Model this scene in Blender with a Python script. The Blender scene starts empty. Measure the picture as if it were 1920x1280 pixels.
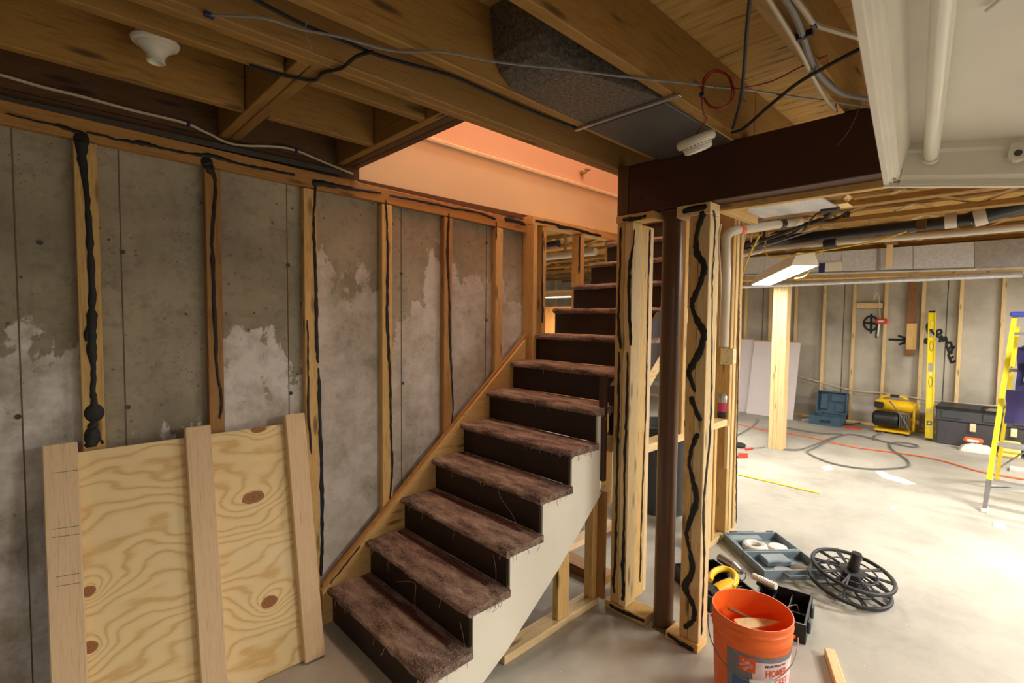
import bpy, bmesh, math, random
import numpy as np
from mathutils import Vector, Matrix
random.seed(7)
rng = np.random.default_rng(7)
scene = bpy.context.scene
col = scene.collection

# ---------------------------------------------------------------- camera
F_PX, YAW, PITCH, ROLL, CAM_H = 928.2, math.radians(46.067), math.radians(-2.798), math.radians(.562), 1.536
CX, CY = 960., 640.
fw = np.array([math.cos(YAW)*math.cos(PITCH), math.sin(YAW)*math.cos(PITCH), math.sin(PITCH)])
_r0 = np.array([math.sin(YAW), -math.cos(YAW), 0.]); _u0 = np.cross(_r0, fw)
rt = math.cos(ROLL)*_r0 + math.sin(ROLL)*_u0
up = math.cos(ROLL)*_u0 - math.sin(ROLL)*_r0
C0 = np.array([0, 0, CAM_H])
cam_d = bpy.data.cameras.new('camera'); cam = bpy.data.objects.new('camera', cam_d); col.objects.link(cam)
cam_d.sensor_fit = 'HORIZONTAL'; cam_d.sensor_width = 36; cam_d.lens = F_PX*36/1920
cam_d.clip_start = .02; cam_d.clip_end = 100
cam.matrix_world = Matrix(((rt[0], up[0], -fw[0], 0), (rt[1], up[1], -fw[1], 0), (rt[2], up[2], -fw[2], CAM_H), (0, 0, 0, 1)))
cam_d.dof.use_dof = True; cam_d.dof.focus_distance = 2.1; cam_d.dof.aperture_fstop = 3.4
scene.camera = cam

# ---------------------------------------------------------------- world, exposure
world = bpy.data.worlds.new('world'); scene.world = world; world.use_nodes = True
world.node_tree.nodes['Background'].inputs[0].default_value = (.9, .95, 1, 1)
world.node_tree.nodes['Background'].inputs[1].default_value = .02
vs = scene.view_settings
vs.view_transform = 'Standard'; vs.look = 'None'; vs.gamma = 1; vs.use_curve_mapping = False; vs.exposure = 1.25

# lamps of the place and one added fill: strength in watts; the housings are built further down
LAMP_FAR = 15        # lit strip light hanging in the far bay
LAMP_RIGHT = 50      # strip lights of the right-hand bay
FILL_BACK = 13        # fill lamp added behind the viewer to brighten left wall and plywood
LAMP_STAIR = 36      # tungsten ceiling lamp of the upper hall
LAMP_SIDE = 42       # strip light of the bay behind the stairs
COOL = (1.0, .975, .92); WARM = (1.0, .84, .66)
def area_lamp(name, loc, size, size_y, power, color, direction=(0, 0, -1)):
    d = bpy.data.lights.new(name, 'AREA'); d.shape = 'RECTANGLE'; d.size = size; d.size_y = size_y
    d.energy = power; d.color = color
    o = bpy.data.objects.new(name, d); col.objects.link(o); o.location = loc
    o.rotation_euler = Vector(direction).to_track_quat('-Z', 'Y').to_euler()
    return o

# ---------------------------------------------------------------- pixel -> point on a known plane
def ray(u, v): return rt*(u-CX)/F_PX - up*(v-CY)/F_PX + fw
def at(u, v, X=None, Y=None, Z=None):
    d = ray(u, v)
    i, val = (0, X) if X is not None else (1, Y) if Y is not None else (2, Z)
    return Vector(C0 + d*((val-C0[i])/d[i]))
def atd(u, v, depth): return Vector(C0 + ray(u, v)*depth)

# ---------------------------------------------------------------- materials
MATS = {}
class NT:
    def __init__(s, name):
        s.m = bpy.data.materials.new(name); s.m.use_nodes = True
        s.t = s.m.node_tree; s.b = s.t.nodes['Principled BSDF']; s.n = s.t.nodes.new
    def l(s, a, b): s.t.links.new(a, b)
    def node(s, typ, **kw):
        n = s.n(typ)
        for k, v in kw.items(): setattr(n, k, v)
        return n
    def coord(s, scale=(1, 1, 1), rot=(0, 0, 0), out='Object', offset_random=0):
        c = s.n('ShaderNodeTexCoord'); m = s.n('ShaderNodeMapping'); m.inputs['Scale'].default_value = scale; m.inputs['Rotation'].default_value = rot
        src = c.outputs[out]
        if offset_random:
            oi = s.n('ShaderNodeObjectInfo'); a = s.n('ShaderNodeVectorMath'); a.operation = 'MULTIPLY_ADD'
            cmb = s.n('ShaderNodeCombineXYZ')
            for k in range(3): s.l(oi.outputs['Random'], cmb.inputs[k])
            s.l(cmb.outputs[0], a.inputs[0]); a.inputs[1].default_value = (offset_random,)*3; s.l(src, a.inputs[2]); src = a.outputs[0]
        s.l(src, m.inputs['Vector']); return m.outputs[0]
    def noise(s, vec, scale=5, detail=4, rough=.55, dist=0):
        n = s.n('ShaderNodeTexNoise'); s.l(vec, n.inputs['Vector'])
        n.inputs['Scale'].default_value = scale; n.inputs['Detail'].default_value = detail
        n.inputs['Roughness'].default_value = rough; n.inputs['Distortion'].default_value = dist
        return n.outputs[0]
    def ramp(s, fac, stops):
        r = s.n('ShaderNodeValToRGB'); s.l(fac, r.inputs[0]); e = r.color_ramp.elements
        while len(e) < len(stops): e.new(.5)
        for k, (p, c) in enumerate(stops):
            e[k].position = p; e[k].color = (*c, 1) if not isinstance(c, (int, float)) else (c, c, c, 1)
        return r.outputs[0]
    def mix(s, fac, a, b, mode='MIX'):
        n = s.n('ShaderNodeMix'); n.data_type = 'RGBA'; n.blend_type = mode
        for sock, val in ((n.inputs[0], fac), (n.inputs[6], a), (n.inputs[7], b)):
            if hasattr(val, 'node'): s.l(val, sock)
            elif isinstance(val, (int, float)): sock.default_value = val if sock == n.inputs[0] else (val, val, val, 1)
            else: sock.default_value = (*val, 1)
        return n.outputs[2]
    def math(s, op, a, b=0., c=0.):
        n = s.n('ShaderNodeMath'); n.operation = op
        for k, val in enumerate((a, b, c)):
            if hasattr(val, 'node'): s.l(val, n.inputs[k])
            else: n.inputs[k].default_value = val
        return n.outputs[0]
    def bump(s, h, strength=.3, dist=.01):
        n = s.n('ShaderNodeBump'); n.inputs['Strength'].default_value = strength; n.inputs['Distance'].default_value = dist
        s.l(h, n.inputs['Height']); s.l(n.outputs[0], s.b.inputs['Normal'])
    def done(s, color, rough=.6, metal=0., spec=None):
        if hasattr(color, 'node'): s.l(color, s.b.inputs['Base Color'])
        else: s.b.inputs['Base Color'].default_value = (*color, 1)
        if hasattr(rough, 'node'): s.l(rough, s.b.inputs['Roughness'])
        else: s.b.inputs['Roughness'].default_value = rough
        s.b.inputs['Metallic'].default_value = metal
        if spec is not None: s.b.inputs['Specular IOR Level'].default_value = spec
        return s.m
def lin(r, g, b):
    f = lambda c: ((c/255+.055)/1.055)**2.4 if c > 10 else c/255/12.92
    return (f(r), f(g), f(b))
def plain(name, c, rough=.5, metal=0., var=.12, scale=30, bump=0.):
    t = NT(name); v = t.coord(); n = t.noise(v, scale, 3)
    colr = t.ramp(n, [(.3, tuple(x*(1-var) for x in c)), (.7, tuple(min(1, x*(1+var)) for x in c))])
    if bump: t.bump(n, bump, .003)
    MATS[name] = t.done(colr, rough, metal); return MATS[name]
def wood(name, c1, c2, knots=True, rough=.62, grain=1.0, rv=.22):
    t = NT(name)
    v = t.coord((1.1, 14*grain, 14*grain), offset_random=37)
    n1 = t.noise(v, 3.2, 5, .6, 1.6)
    v2 = t.coord((3, 90*grain, 90*grain), offset_random=11); n2 = t.noise(v2, 2.5, 3)
    f = t.math('MULTIPLY_ADD', n2, .3, t.math('MULTIPLY', n1, .75))
    c = t.ramp(f, [(.36, c1), (.52, c2), (.72, tuple(x*.82 for x in c1))])
    if knots:
        vk = t.coord((3.2, 15, 15), offset_random=53); vo = t.n('ShaderNodeTexVoronoi'); vo.inputs['Scale'].default_value = 1.0
        t.l(vk, vo.inputs['Vector'])
        k = t.ramp(vo.outputs['Distance'], [(.05, 1.), (.13, .65), (.2, 0.)])
        c = t.mix(k, c, tuple(x*.38 for x in c1))
    oi = t.n('ShaderNodeObjectInfo')
    b = t.math('MULTIPLY_ADD', oi.outputs['Random'], rv, 1-rv/2)
    cc = t.n('ShaderNodeCombineColor')
    for k in range(3): t.l(b, cc.inputs[k])
    c = t.mix(1., c, cc.outputs[0], 'MULTIPLY')
    t.bump(f, .25, .002)
    MATS[name] = t.done(c, rough); return MATS[name]
wood('pine', lin(196, 150, 84), lin(222, 184, 118))
wood('pine_pale', lin(214, 178, 120), lin(232, 204, 152))
wood('pine_aged', lin(150, 104, 52), lin(178, 130, 70))
wood('joist_wood', lin(130, 93, 42), lin(158, 118, 58), rv=.3)
wood('joist_dark', lin(78, 50, 28), lin(100, 68, 38))
wood('board_pink', lin(228, 190, 146), lin(238, 208, 166), knots=False, grain=1.6)
wood('treated', lin(120, 80, 45), lin(146, 102, 60))
wood('osb_orange', lin(206, 130, 62), lin(226, 156, 84), knots=False)
wood('lvl', lin(128, 92, 46), lin(152, 114, 62), knots=False, grain=2.2)

# sub-floor plywood: stretched grain with dark streaks
t = NT('subfloor_ply'); v = t.coord((16, 1.6, 1.6)); n = t.noise(v, 2.2, 5, .6, .8)
c = t.ramp(n, [(.3, lin(152, 110, 52)), (.5, lin(186, 146, 78)), (.72, lin(198, 160, 90))])
v2 = t.coord((26, 3.2, 3)); n2 = t.noise(v2, 1.6, 2, .4)
c = t.mix(t.ramp(n2, [(.66, 0.), (.72, .85)]), c, lin(96, 62, 28)); t.bump(n, .3, .002)
MATS['subfloor_ply'] = t.done(c, .7)

# left foundation wall: cast concrete with lime bloom rising from the floor
t = NT('concrete_wall'); v = t.coord()
n1 = t.noise(v, 2.2, 8, .62); n2 = t.noise(v, 26, 5, .6)
c = t.ramp(n1, [(.28, lin(138, 130, 112)), (.5, lin(168, 158, 138)), (.74, lin(188, 178, 156))])
pits = t.n('ShaderNodeTexVoronoi'); pits.inputs['Scale'].default_value = 26; t.l(v, pits.inputs['Vector'])
pit2 = t.n('ShaderNodeTexVoronoi'); pit2.inputs['Scale'].default_value = 60; t.l(v, pit2.inputs['Vector'])
pm2 = t.math('MULTIPLY', t.ramp(pit2.outputs['Distance'], [(.10, .8), (.22, 0.)]), t.ramp(t.noise(v, 5, 4), [(.50, 0.), (.6, .9)]))
c = t.mix(pm2, c, lin(84, 78, 68)); c = t.mix(t.ramp(n2, [(.30, .35), (.5, 0.)]), c, lin(100, 94, 84))
pm = t.math('MULTIPLY', t.ramp(pits.outputs['Distance'], [(.08, 1.), (.17, 0.)]), t.ramp(t.noise(v, 9, 3), [(.5, 0.), (.58, .9)]))
c = t.mix(pm, c, lin(62, 58, 54))
sep = t.n('ShaderNodeSeparateXYZ'); t.l(v, sep.inputs[0])
hx = t.math('MULTIPLY_ADD', sep.outputs[0], 1/3.4, .5/3.4)          # X from -0.5 to 2.9
# height of the bloom along the wall (metres / 2.4)
hr = t.ramp(hx, [(.0, .60), (.145, .60), (.19, .565), (.205, .34), (.245, .36), (.26, .42), (.295, .44), (.315, .56), (.42, .55), (.44, .72), (.54, .76), (.56, .60), (.66, .78), (.80, .70), (1., .7)])
h = t.math('MULTIPLY', hr, 2.4)
nd = t.noise(v, 3.6, 7, .66, .3); nd2 = t.noise(t.coord((5, 1, 1.2)), 2.6, 4, .6)
d = t.math('SUBTRACT', t.math('MULTIPLY_ADD', t.math('SUBTRACT', nd, .5), 1.1, t.math('MULTIPLY_ADD', t.math('SUBTRACT', nd2, .5), .5, h)), sep.outputs[2])
bl = t.ramp(d, [(.0, 0.), (.035, 1.)])
soft = t.ramp(t.noise(v, 5.5, 7, .7), [(.34, .12), (.60, .95)])
# the bloom is crusty on the left half and a thin veil on the right half
veil = t.ramp(hx, [(.40, 1.), (.46, .62)])
bl = t.math('MULTIPLY', t.math('MULTIPLY', bl, soft), veil)
c = t.mix(bl, c, lin(236, 231, 228))
dampf = t.math('MULTIPLY', t.ramp(d, [(-.0, 0.), (.0, 0.), (1., 0.)]), 1.)
dk = t.ramp(t.noise(t.coord((3.4, 3, .5)), 2.3, 5, .6), [(.52, 0.), (.68, .5)])
dkx = t.ramp(hx, [(.10, 1.), (.2, .35), (.5, .2)])
c = t.mix(t.math('MULTIPLY', dk, dkx), c, lin(74, 68, 62))
tb = t.ramp(t.math('ADD', sep.outputs[2], t.math('MULTIPLY', t.math('SUBTRACT', nd, .5), .5)), [(2.06, 0.), (2.1, .55)])
t.bump(t.math('MULTIPLY_ADD', n2, .5, t.math('MULTIPLY', pm, -.8)), .35, .006)
MATS['concrete_wall'] = t.done(c, .88)

t = NT('concrete_far'); v = t.coord(); n1 = t.noise(v, 1.6, 7, .62); n2 = t.noise(v, 22, 4)
c = t.ramp(n1, [(.28, lin(146, 140, 128)), (.5, lin(180, 174, 160)), (.74, lin(200, 194, 180))])
sep = t.n('ShaderNodeSeparateXYZ'); t.l(v, sep.inputs[0])
base = t.ramp(t.math('ADD', sep.outputs[2], t.math('MULTIPLY', t.math('SUBTRACT', t.noise(v, 5, 5), .5), .12)), [(.0, .0), (.19, .0), (.21, .8), (.27, .8), (.30, 0.)])
c = t.mix(base, c, lin(206, 200, 204)); t.bump(n2, .3, .006)
MATS['concrete_far'] = t.done(c, .9)

t = NT('concrete_floor'); v = t.coord(); n1 = t.noise(v, 1.3, 8, .65); n2 = t.noise(v, 14, 5, .6)
c = t.ramp(n1, [(.3, lin(146, 141, 130)), (.5, lin(172, 167, 155)), (.72, lin(192, 187, 174))])
spk = t.ramp(t.noise(v, 60, 2), [(.70, 0.), (.76, .7)]); c = t.mix(spk, c, lin(220, 214, 202))
st = t.ramp(t.noise(v, 3.1, 5, .7, .4), [(.58, 0.), (.76, .28)]); c = t.mix(st, c, lin(120, 112, 102))
t.bump(n2, .15, .004); MATS['concrete_floor'] = t.done(c, .72)

# carpeted treads
t = NT('stair_carpet'); v = t.coord(); n = t.noise(v, 150, 3, .7); n1 = t.noise(t.coord((6, 2, 6)), 3, 5, .65)
c = t.ramp(n1, [(.3, lin(66, 52, 47)), (.48, lin(132, 108, 96)), (.7, lin(186, 162, 146))])
c = t.mix(t.ramp(n, [(.54, 0.), (.66, .6)]), c, lin(204, 182, 166)); c = t.mix(t.ramp(n, [(.30, .6), (.42, 0.)]), c, lin(48, 36, 32)); t.bump(n, .9, .006)
MATS['stair_carpet'] = t.done(c, .95, spec=.15)
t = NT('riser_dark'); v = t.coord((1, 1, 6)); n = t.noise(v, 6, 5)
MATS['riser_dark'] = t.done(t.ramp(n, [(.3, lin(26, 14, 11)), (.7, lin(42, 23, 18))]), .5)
plain('thread', lin(168, 138, 120), .9)
plain('tack_red', lin(96, 40, 40), .8, var=.3)
plain('cream_paint', lin(246, 240, 222), .55, var=.03, scale=4)
plain('beam_paint', lin(70, 40, 28), .42, var=.08, scale=8)
plain('column_paint', lin(96, 66, 46), .34, var=.08, scale=6)
plain('adhesive', lin(26, 23, 22), .6, var=.2, bump=.6)
plain('black_plastic', lin(26, 26, 28), .45)
plain('black_rubber', lin(34, 32, 34), .6)
plain('grey_plastic', lin(122, 136, 144), .45)
plain('grey_dark', lin(66, 70, 74), .5)
plain('tote_grey', lin(70, 68, 72), .6)
plain('white_plastic', lin(226, 222, 212), .35, var=.04)
plain('porcelain', lin(228, 222, 208), .25, var=.03)
plain('white_enamel', lin(234, 228, 214), .32, var=.04, scale=6)
plain('reflector', lin(232, 226, 212), .38, var=.08, scale=3)
plain('smudge', lin(70, 64, 58), .6)
plain('tube_glass', lin(232, 228, 214), .15, var=.02)
plain('pvc_white', lin(196, 186, 172), .35, var=.06, scale=5)
plain('abs_black', lin(30, 30, 34), .35)
plain('cable_white', lin(206, 192, 168), .45, var=.05)
plain('cable_grey', lin(134, 132, 130), .45, var=.05)
plain('cable_black', lin(28, 26, 28), .5)
plain('cable_yellow', lin(212, 180, 56), .5)
plain('cable_red', lin(150, 34, 26), .5)
plain('cord_orange', lin(222, 106, 56), .5)
plain('hose_grey', lin(112, 112, 108), .55)
plain('staple_blue', lin(36, 40, 96), .4)
plain('sheet_dark', lin(84, 80, 76), .5, .25, var=.1, scale=8)
plain('orange_wall', lin(228, 188, 156), .7, var=.02, scale=3)
plain('peach_wall', lin(232, 210, 174), .7, var=.02, scale=3)
plain('bucket_orange', lin(252, 112, 40), .38, var=.05, scale=6)
plain('label_grey', lin(128, 124, 132), .5)
plain('label_pink', lin(240, 208, 206), .5)
plain('label_blue', lin(70, 104, 148), .5)
plain('ink_orange', lin(236, 92, 34), .5)
plain('ink_black', lin(30, 26, 26), .5)
plain('tool_yellow', lin(244, 196, 24), .4, var=.06)
plain('level_yellow', lin(250, 224, 30), .4, var=.03)
plain('ladder_yellow', lin(244, 222, 40), .4, var=.04)
plain('ladder_blue', lin(64, 76, 170), .4)
plain('case_teal', lin(62, 92, 112), .5)
plain('navy_cloth', lin(38, 30, 74), .85)
plain('teal_cloth', lin(120, 176, 184), .85)
plain('towel_yellow', lin(244, 214, 120), .9, bump=.4)
plain('paper', lin(240, 236, 232), .8, var=.03)
plain('drywall', lin(224, 214, 214), .85, var=.03, scale=4)
plain('drywall_edge', lin(188, 150, 96), .8)
plain('tool_red', lin(220, 60, 40), .4)
plain('spray_paint', lin(34, 32, 32), .8)
plain('can_pink', lin(206, 70, 120), .3); plain('can_silver', lin(190, 200, 200), .28, .7); plain('can_dark', lin(50, 50, 54), .35)
plain('box_cream', lin(226, 214, 170), .45)
plain('aluminium', lin(200, 200, 206), .35, .9, var=.05)
plain('steel', lin(170, 168, 166), .35, .9, var=.08)
plain('foil', lin(206, 206, 210), .22, .6, var=.15, scale=30, bump=1.0)
plain('knob_brass', lin(180, 160, 120), .3, .8)
plain('sticker_orange', lin(222, 110, 50), .6); plain('sticker_white', lin(226, 222, 220), .6)
plain('sack_white', lin(220, 212, 204), .85, var=.1, scale=14)
plain('rag_brown', lin(120, 104, 84), .9, var=.15, scale=10)
t = NT('galvanized'); v = t.coord(); vo = t.n('ShaderNodeTexVoronoi'); vo.inputs['Scale'].default_value = 80; t.l(v, vo.inputs['Vector'])
MATS['galvanized'] = t.done(t.ramp(vo.outputs['Color'], [(.2, lin(206, 209, 216)), (.8, lin(226, 229, 236))]), .32, .25)
t = NT('boot_metal'); v = t.coord(); n = t.noise(v, 90, 3, .7)
MATS['boot_metal'] = t.done(t.ramp(n, [(.3, lin(70, 66, 62)), (.7, lin(142, 134, 124))]), .55, .5)
def emis(name, c, s):
    t = NT(name); t.b.inputs['Emission Color'].default_value = (*c, 1); t.b.inputs['Emission Strength'].default_value = s
    MATS[name] = t.done(c, .4)
emis('tube_lit', (1, .96, .86), 14)
emis('diffuser_lit', (1, .97, .9), 6)

# ---------------------------------------------------------------- mesh helpers
class MB:
    def __init__(s): s.v = []; s.f = []
    def add(s, vs_, fs):
        k = len(s.v); s.v += [tuple(p) for p in vs_]; s.f += [tuple(i+k for i in f) for f in fs]; return s
    def box(s, x0, x1, y0, y1, z0, z1):
        return s.hexa([(x0, y0, z0), (x1, y0, z0), (x1, y1, z0), (x0, y1, z0), (x0, y0, z1), (x1, y0, z1), (x1, y1, z1), (x0, y1, z1)])
    def hexa(s, p):
        return s.add(p, [(3, 2, 1, 0), (4, 5, 6, 7), (0, 1, 5, 4), (1, 2, 6, 5), (2, 3, 7, 6), (3, 0, 4, 7)])
    def cbox(s, x0, x1, y0, y1, z0, z1, b=.002):
        # chamfered box
        b = min(b, (x1-x0)/2.2, (y1-y0)/2.2, (z1-z0)/2.2)
        vs_, idx = [], {}
        for sx in (0, 1):
            for sy in (0, 1):
                for sz in (0, 1):
                    X, Y, Z = (x0, x1)[sx], (y0, y1)[sy], (z0, z1)[sz]
                    dx, dy, dz = (b, -b)[sx], (b, -b)[sy], (b, -b)[sz]
                    for a, p in enumerate(((X, Y+dy, Z+dz), (X+dx, Y, Z+dz), (X+dx, Y+dy, Z))):
                        idx[sx, sy, sz, a] = len(vs_); vs_.append(p)
        I = lambda sx, sy, sz, a: idx[sx, sy, sz, a]
        fs = []
        for q in (0, 1):
            f = [I(q, 0, 0, 0), I(q, 1, 0, 0), I(q, 1, 1, 0), I(q, 0, 1, 0)]; fs.append(f if q else f[::-1])
            f = [I(0, q, 0, 1), I(0, q, 1, 1), I(1, q, 1, 1), I(1, q, 0, 1)]; fs.append(f if q else f[::-1])
            f = [I(0, 0, q, 2), I(1, 0, q, 2), I(1, 1, q, 2), I(0, 1, q, 2)]; fs.append(f if q else f[::-1])
        for q in (0, 1):
            for r in (0, 1):
                fs.append([I(0, q, r, 1), I(1, q, r, 1), I(1, q, r, 2), I(0, q, r, 2)])
                fs.append([I(q, 0, r, 0), I(q, 1, r, 0), I(q, 1, r, 2), I(q, 0, r, 2)])
                fs.append([I(q, r, 0, 0), I(q, r, 1, 0), I(q, r, 1, 1), I(q, r, 0, 1)])
        for sx in (0, 1):
            for sy in (0, 1):
                for sz in (0, 1): fs.append([I(sx, sy, sz, 0), I(sx, sy, sz, 1), I(sx, sy, sz, 2)])
        return s.add(vs_, fs)
    def tube(s, pts, r, n=8, caps=True, flat=None):
        pts = [Vector(p) for p in pts]; m = len(pts)
        rr = r if isinstance(r, (list, tuple)) else [r]*m
        tan = [(pts[min(i+1, m-1)]-pts[max(i-1, 0)]).normalized() for i in range(m)]
        ref = Vector((0, 0, 1)) if abs(tan[0].z) < .9 else Vector((1, 0, 0))
        if flat is not None: ref = Vector(flat[0])
        nrm = (ref - tan[0]*ref.dot(tan[0])).normalized(); k = len(s.v)
        for i in range(m):
            if flat is not None: nrm = Vector(flat[0])
            nrm = (nrm - tan[i]*nrm.dot(tan[i])).normalized(); bi = tan[i].cross(nrm)
            sq = flat[1] if flat is not None else 1.
            for j in range(n):
                a = 2*math.pi*j/n
                s.v.append(tuple(pts[i] + nrm*(math.cos(a)*rr[i]*sq) + bi*(math.sin(a)*rr[i])))
        for i in range(m-1):
            for j in range(n):
                s.f.append((k+i*n+j, k+i*n+(j+1) % n, k+(i+1)*n+(j+1) % n, k+(i+1)*n+j))
        if caps: s.f.append(tuple(k+j for j in range(n))[::-1]); s.f.append(tuple(k+(m-1)*n+j for j in range(n)))
        return s
    def cyl(s, p0, p1, r0, r1=None, n=20): return s.tube([p0, p1], [r0, r0 if r1 is None else r1], n)
    def lathe(s, prof, n=28, M=None, close=False):
        k = len(s.v); M = M or Matrix()
        for (r, z) in prof:
            for j in range(n):
                a = 2*math.pi*j/n; s.v.append(tuple(M @ Vector((r*math.cos(a), r*math.sin(a), z))))
        m = len(prof)
        for i in range(m-1):
            for j in range(n): s.f.append((k+i*n+j, k+i*n+(j+1) % n, k+(i+1)*n+(j+1) % n, k+(i+1)*n+j))
        if prof[0][0] > 1e-5 and not close: s.f.append(tuple(k+j for j in range(n))[::-1])
        if prof[-1][0] > 1e-5 and not close: s.f.append(tuple(k+(m-1)*n+j for j in range(n)))
        return s
    def prism(s, poly, axis, a, b):
        # polygon extruded along an axis; poly points are the two other coordinates in order
        n = len(poly); k = len(s.v)
        def P(p, t):
            return {'X': (t, p[0], p[1]), 'Y': (p[0], t, p[1]), 'Z': (p[0], p[1], t)}[axis]
        s.v += [P(p, a) for p in poly] + [P(p, b) for p in poly]
        s.f.append(tuple(k+i for i in range(n))); s.f.append(tuple(k+n+i for i in reversed(range(n))))
        for i in range(n): s.f.append((k+i, k+n+i, k+n+(i+1) % n, k+(i+1) % n))
        return s
    def build(s, name, mat, parent=None, smooth=False, M=None, fix=True):
        me = bpy.data.meshes.new(name); me.from_pydata(s.v, [], s.f); me.validate()
        if fix:
            bm = bmesh.new(); bm.from_mesh(me); bmesh.ops.recalc_face_normals(bm, faces=bm.faces); bm.to_mesh(me); bm.free()
        me.materials.append(MATS[mat])
        if smooth:
            me.polygons.foreach_set('use_smooth', [True]*len(me.polygons))
            try: me.set_sharp_from_angle(angle=math.radians(40))
            except Exception: pass
        o = bpy.data.objects.new(name, me); col.objects.link(o)
        if M is not None: o.matrix_world = M
        if parent is not None: attach(o, parent)
        return o
def attach(o, parent):
    mw = o.matrix_basis.copy(); o.parent = parent
    o.matrix_parent_inverse = world_of(parent).inverted(); o.matrix_basis = mw
def world_of(o):
    if o.parent is None: return o.matrix_basis.copy()
    return world_of(o.parent) @ o.matrix_parent_inverse @ o.matrix_basis
def tag(o, label, cat, group=None, kind=None):
    o['label'] = label; o['category'] = cat
    if group: o['group'] = group
    if kind: o['kind'] = kind
    return o
def thing(name, label, cat, loc=(0, 0, 0), group=None, kind=None):
    o = bpy.data.objects.new(name, None); col.objects.link(o); o.location = loc; o.empty_display_size = .1
    return tag(o, label, cat, group, kind)
def frame(p0, p1, hint):
    # matrix with local X along p0->p1, local Z near hint, origin midway
    p0, p1 = Vector(p0), Vector(p1); x = (p1-p0).normalized(); h = Vector(hint); z = (h - x*h.dot(x)).normalized(); y = z.cross(x)
    m = (p0+p1)/2
    return Matrix(((x.x, y.x, z.x, m.x), (x.y, y.y, z.y, m.y), (x.z, y.z, z.z, m.z), (0, 0, 0, 1))), (p1-p0).length
def board(name, p0, p1, w, t_, hint, mat, parent=None, b=.0025):
    # timber: centre line p0->p1, width w across, thickness t_ along hint
    M, L = frame(p0, p1, hint); m = MB().cbox(-L/2, L/2, -w/2, w/2, -t_/2, t_/2, b)
    return m.build(name, mat, parent, M=M, fix=False)
def bx(name, x0, x1, y0, y1, z0, z1, mat, parent=None, b=.0025):
    # timber given by its extents; grain along the longest side
    d = [x1-x0, y1-y0, z1-z0]; k = d.index(max(d)); c = ((x0+x1)/2, (y0+y1)/2, (z0+z1)/2)
    e = Vector([1 if i == k else 0 for i in range(3)])*d[k]/2
    if k == 0: return board(name, Vector(c)-e, Vector(c)+e, d[1], d[2], (0, 0, 1), mat, parent, b)
    if k == 1: return board(name, Vector(c)-e, Vector(c)+e, d[0], d[2], (0, 0, 1), mat, parent, b)
    return board(name, Vector(c)-e, Vector(c)+e, d[1], d[0], (1, 0, 0), mat, parent, b)
def smooth_path(pts, n=6):
    pts = [Vector(p) for p in pts]; out = []
    for i in range(len(pts)-1):
        p0, p1, p2, p3 = pts[max(i-1, 0)], pts[i], pts[i+1], pts[min(i+2, len(pts)-1)]
        for k in range(n):
            t_ = k/n; out.append(.5*((2*p1)+(p2-p0)*t_+(2*p0-5*p1+4*p2-p3)*t_*t_+(-p0+3*p1-3*p2+p3)*t_**3))
    out.append(pts[-1]); return out
def cable(name, pts, r, mat, label=None, cat='cable', parent=None, group=None, n=6, seg=5):
    o = MB().tube(smooth_path(pts, seg), r, n).build(name, mat, parent, smooth=True)
    if label: tag(o, label, cat, group)
    return o

def blob(u, v, r, plane, normal, parent, stretch=1.15):
    # thick round dab of adhesive pressed on a timber face
    p = at(u, v, **plane); rr = r*float(np.dot(np.array(p)-C0, fw))/F_PX
    M_ = Matrix.Translation(p) @ Vector(normal).to_track_quat('Z', 'Y').to_matrix().to_4x4() @ Matrix.Diagonal((rr, rr*stretch, rr*.22, 1))
    return MB().lathe([(1., 0), (.97+.02*rng.random(), .2), (.85, .5), (.5, .85), (.001, 1.)], 18, M_).build('adhesive_bead', 'adhesive', parent, smooth=True)
def bead(pix, plane, normal, parent, name='adhesive_bead', jitter=1.0):
    # bead of construction adhesive: pixels (u, v, half width) laid on a timber face
    pts, rad = [], []
    P = [at(u, v, **plane) for u, v, w in pix]; W = [w for u, v, w in pix]
    D = [float(np.dot(np.array(p)-C0, fw)) for p in P]
    R = [max(.0020, .8*w*d/F_PX) for w, d in zip(W, D)]
    if len(P) > 2:
        n_ = 5; P2 = smooth_path(P, n_); R = [R[i]*(1-k/n_)+R[i+1]*k/n_ for i in range(len(P)-1) for k in range(n_)]+[R[-1]]; P = P2
    for i in range(len(P)-1):
        k = max(1, int((P[i+1]-P[i]).length/.022))
        for j in range(k):
            f = j/k; pts.append(P[i].lerp(P[i+1], f) + Vector(rng.normal(0, .0012*jitter, 3)))
            rad.append((R[i]*(1-f)+R[i+1]*f)*(1+rng.normal(0, .14)))
    pts.append(P[-1]); rad.append(R[-1]*.6); rad[0] *= .6
    nrm = Vector(normal)
    return MB().tube([p+nrm*.001 for p in pts], rad, 8, flat=(normal, .38)).build(name, 'adhesive', parent, smooth=True)

# ================================================================ SETTING
floor = MB().box(-3, 9.2, -4, 7, -.15, 0).build('floor', 'concrete_floor')
tag(floor, 'pale grey concrete basement floor with dust and stains', 'floor', kind='structure')

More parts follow.
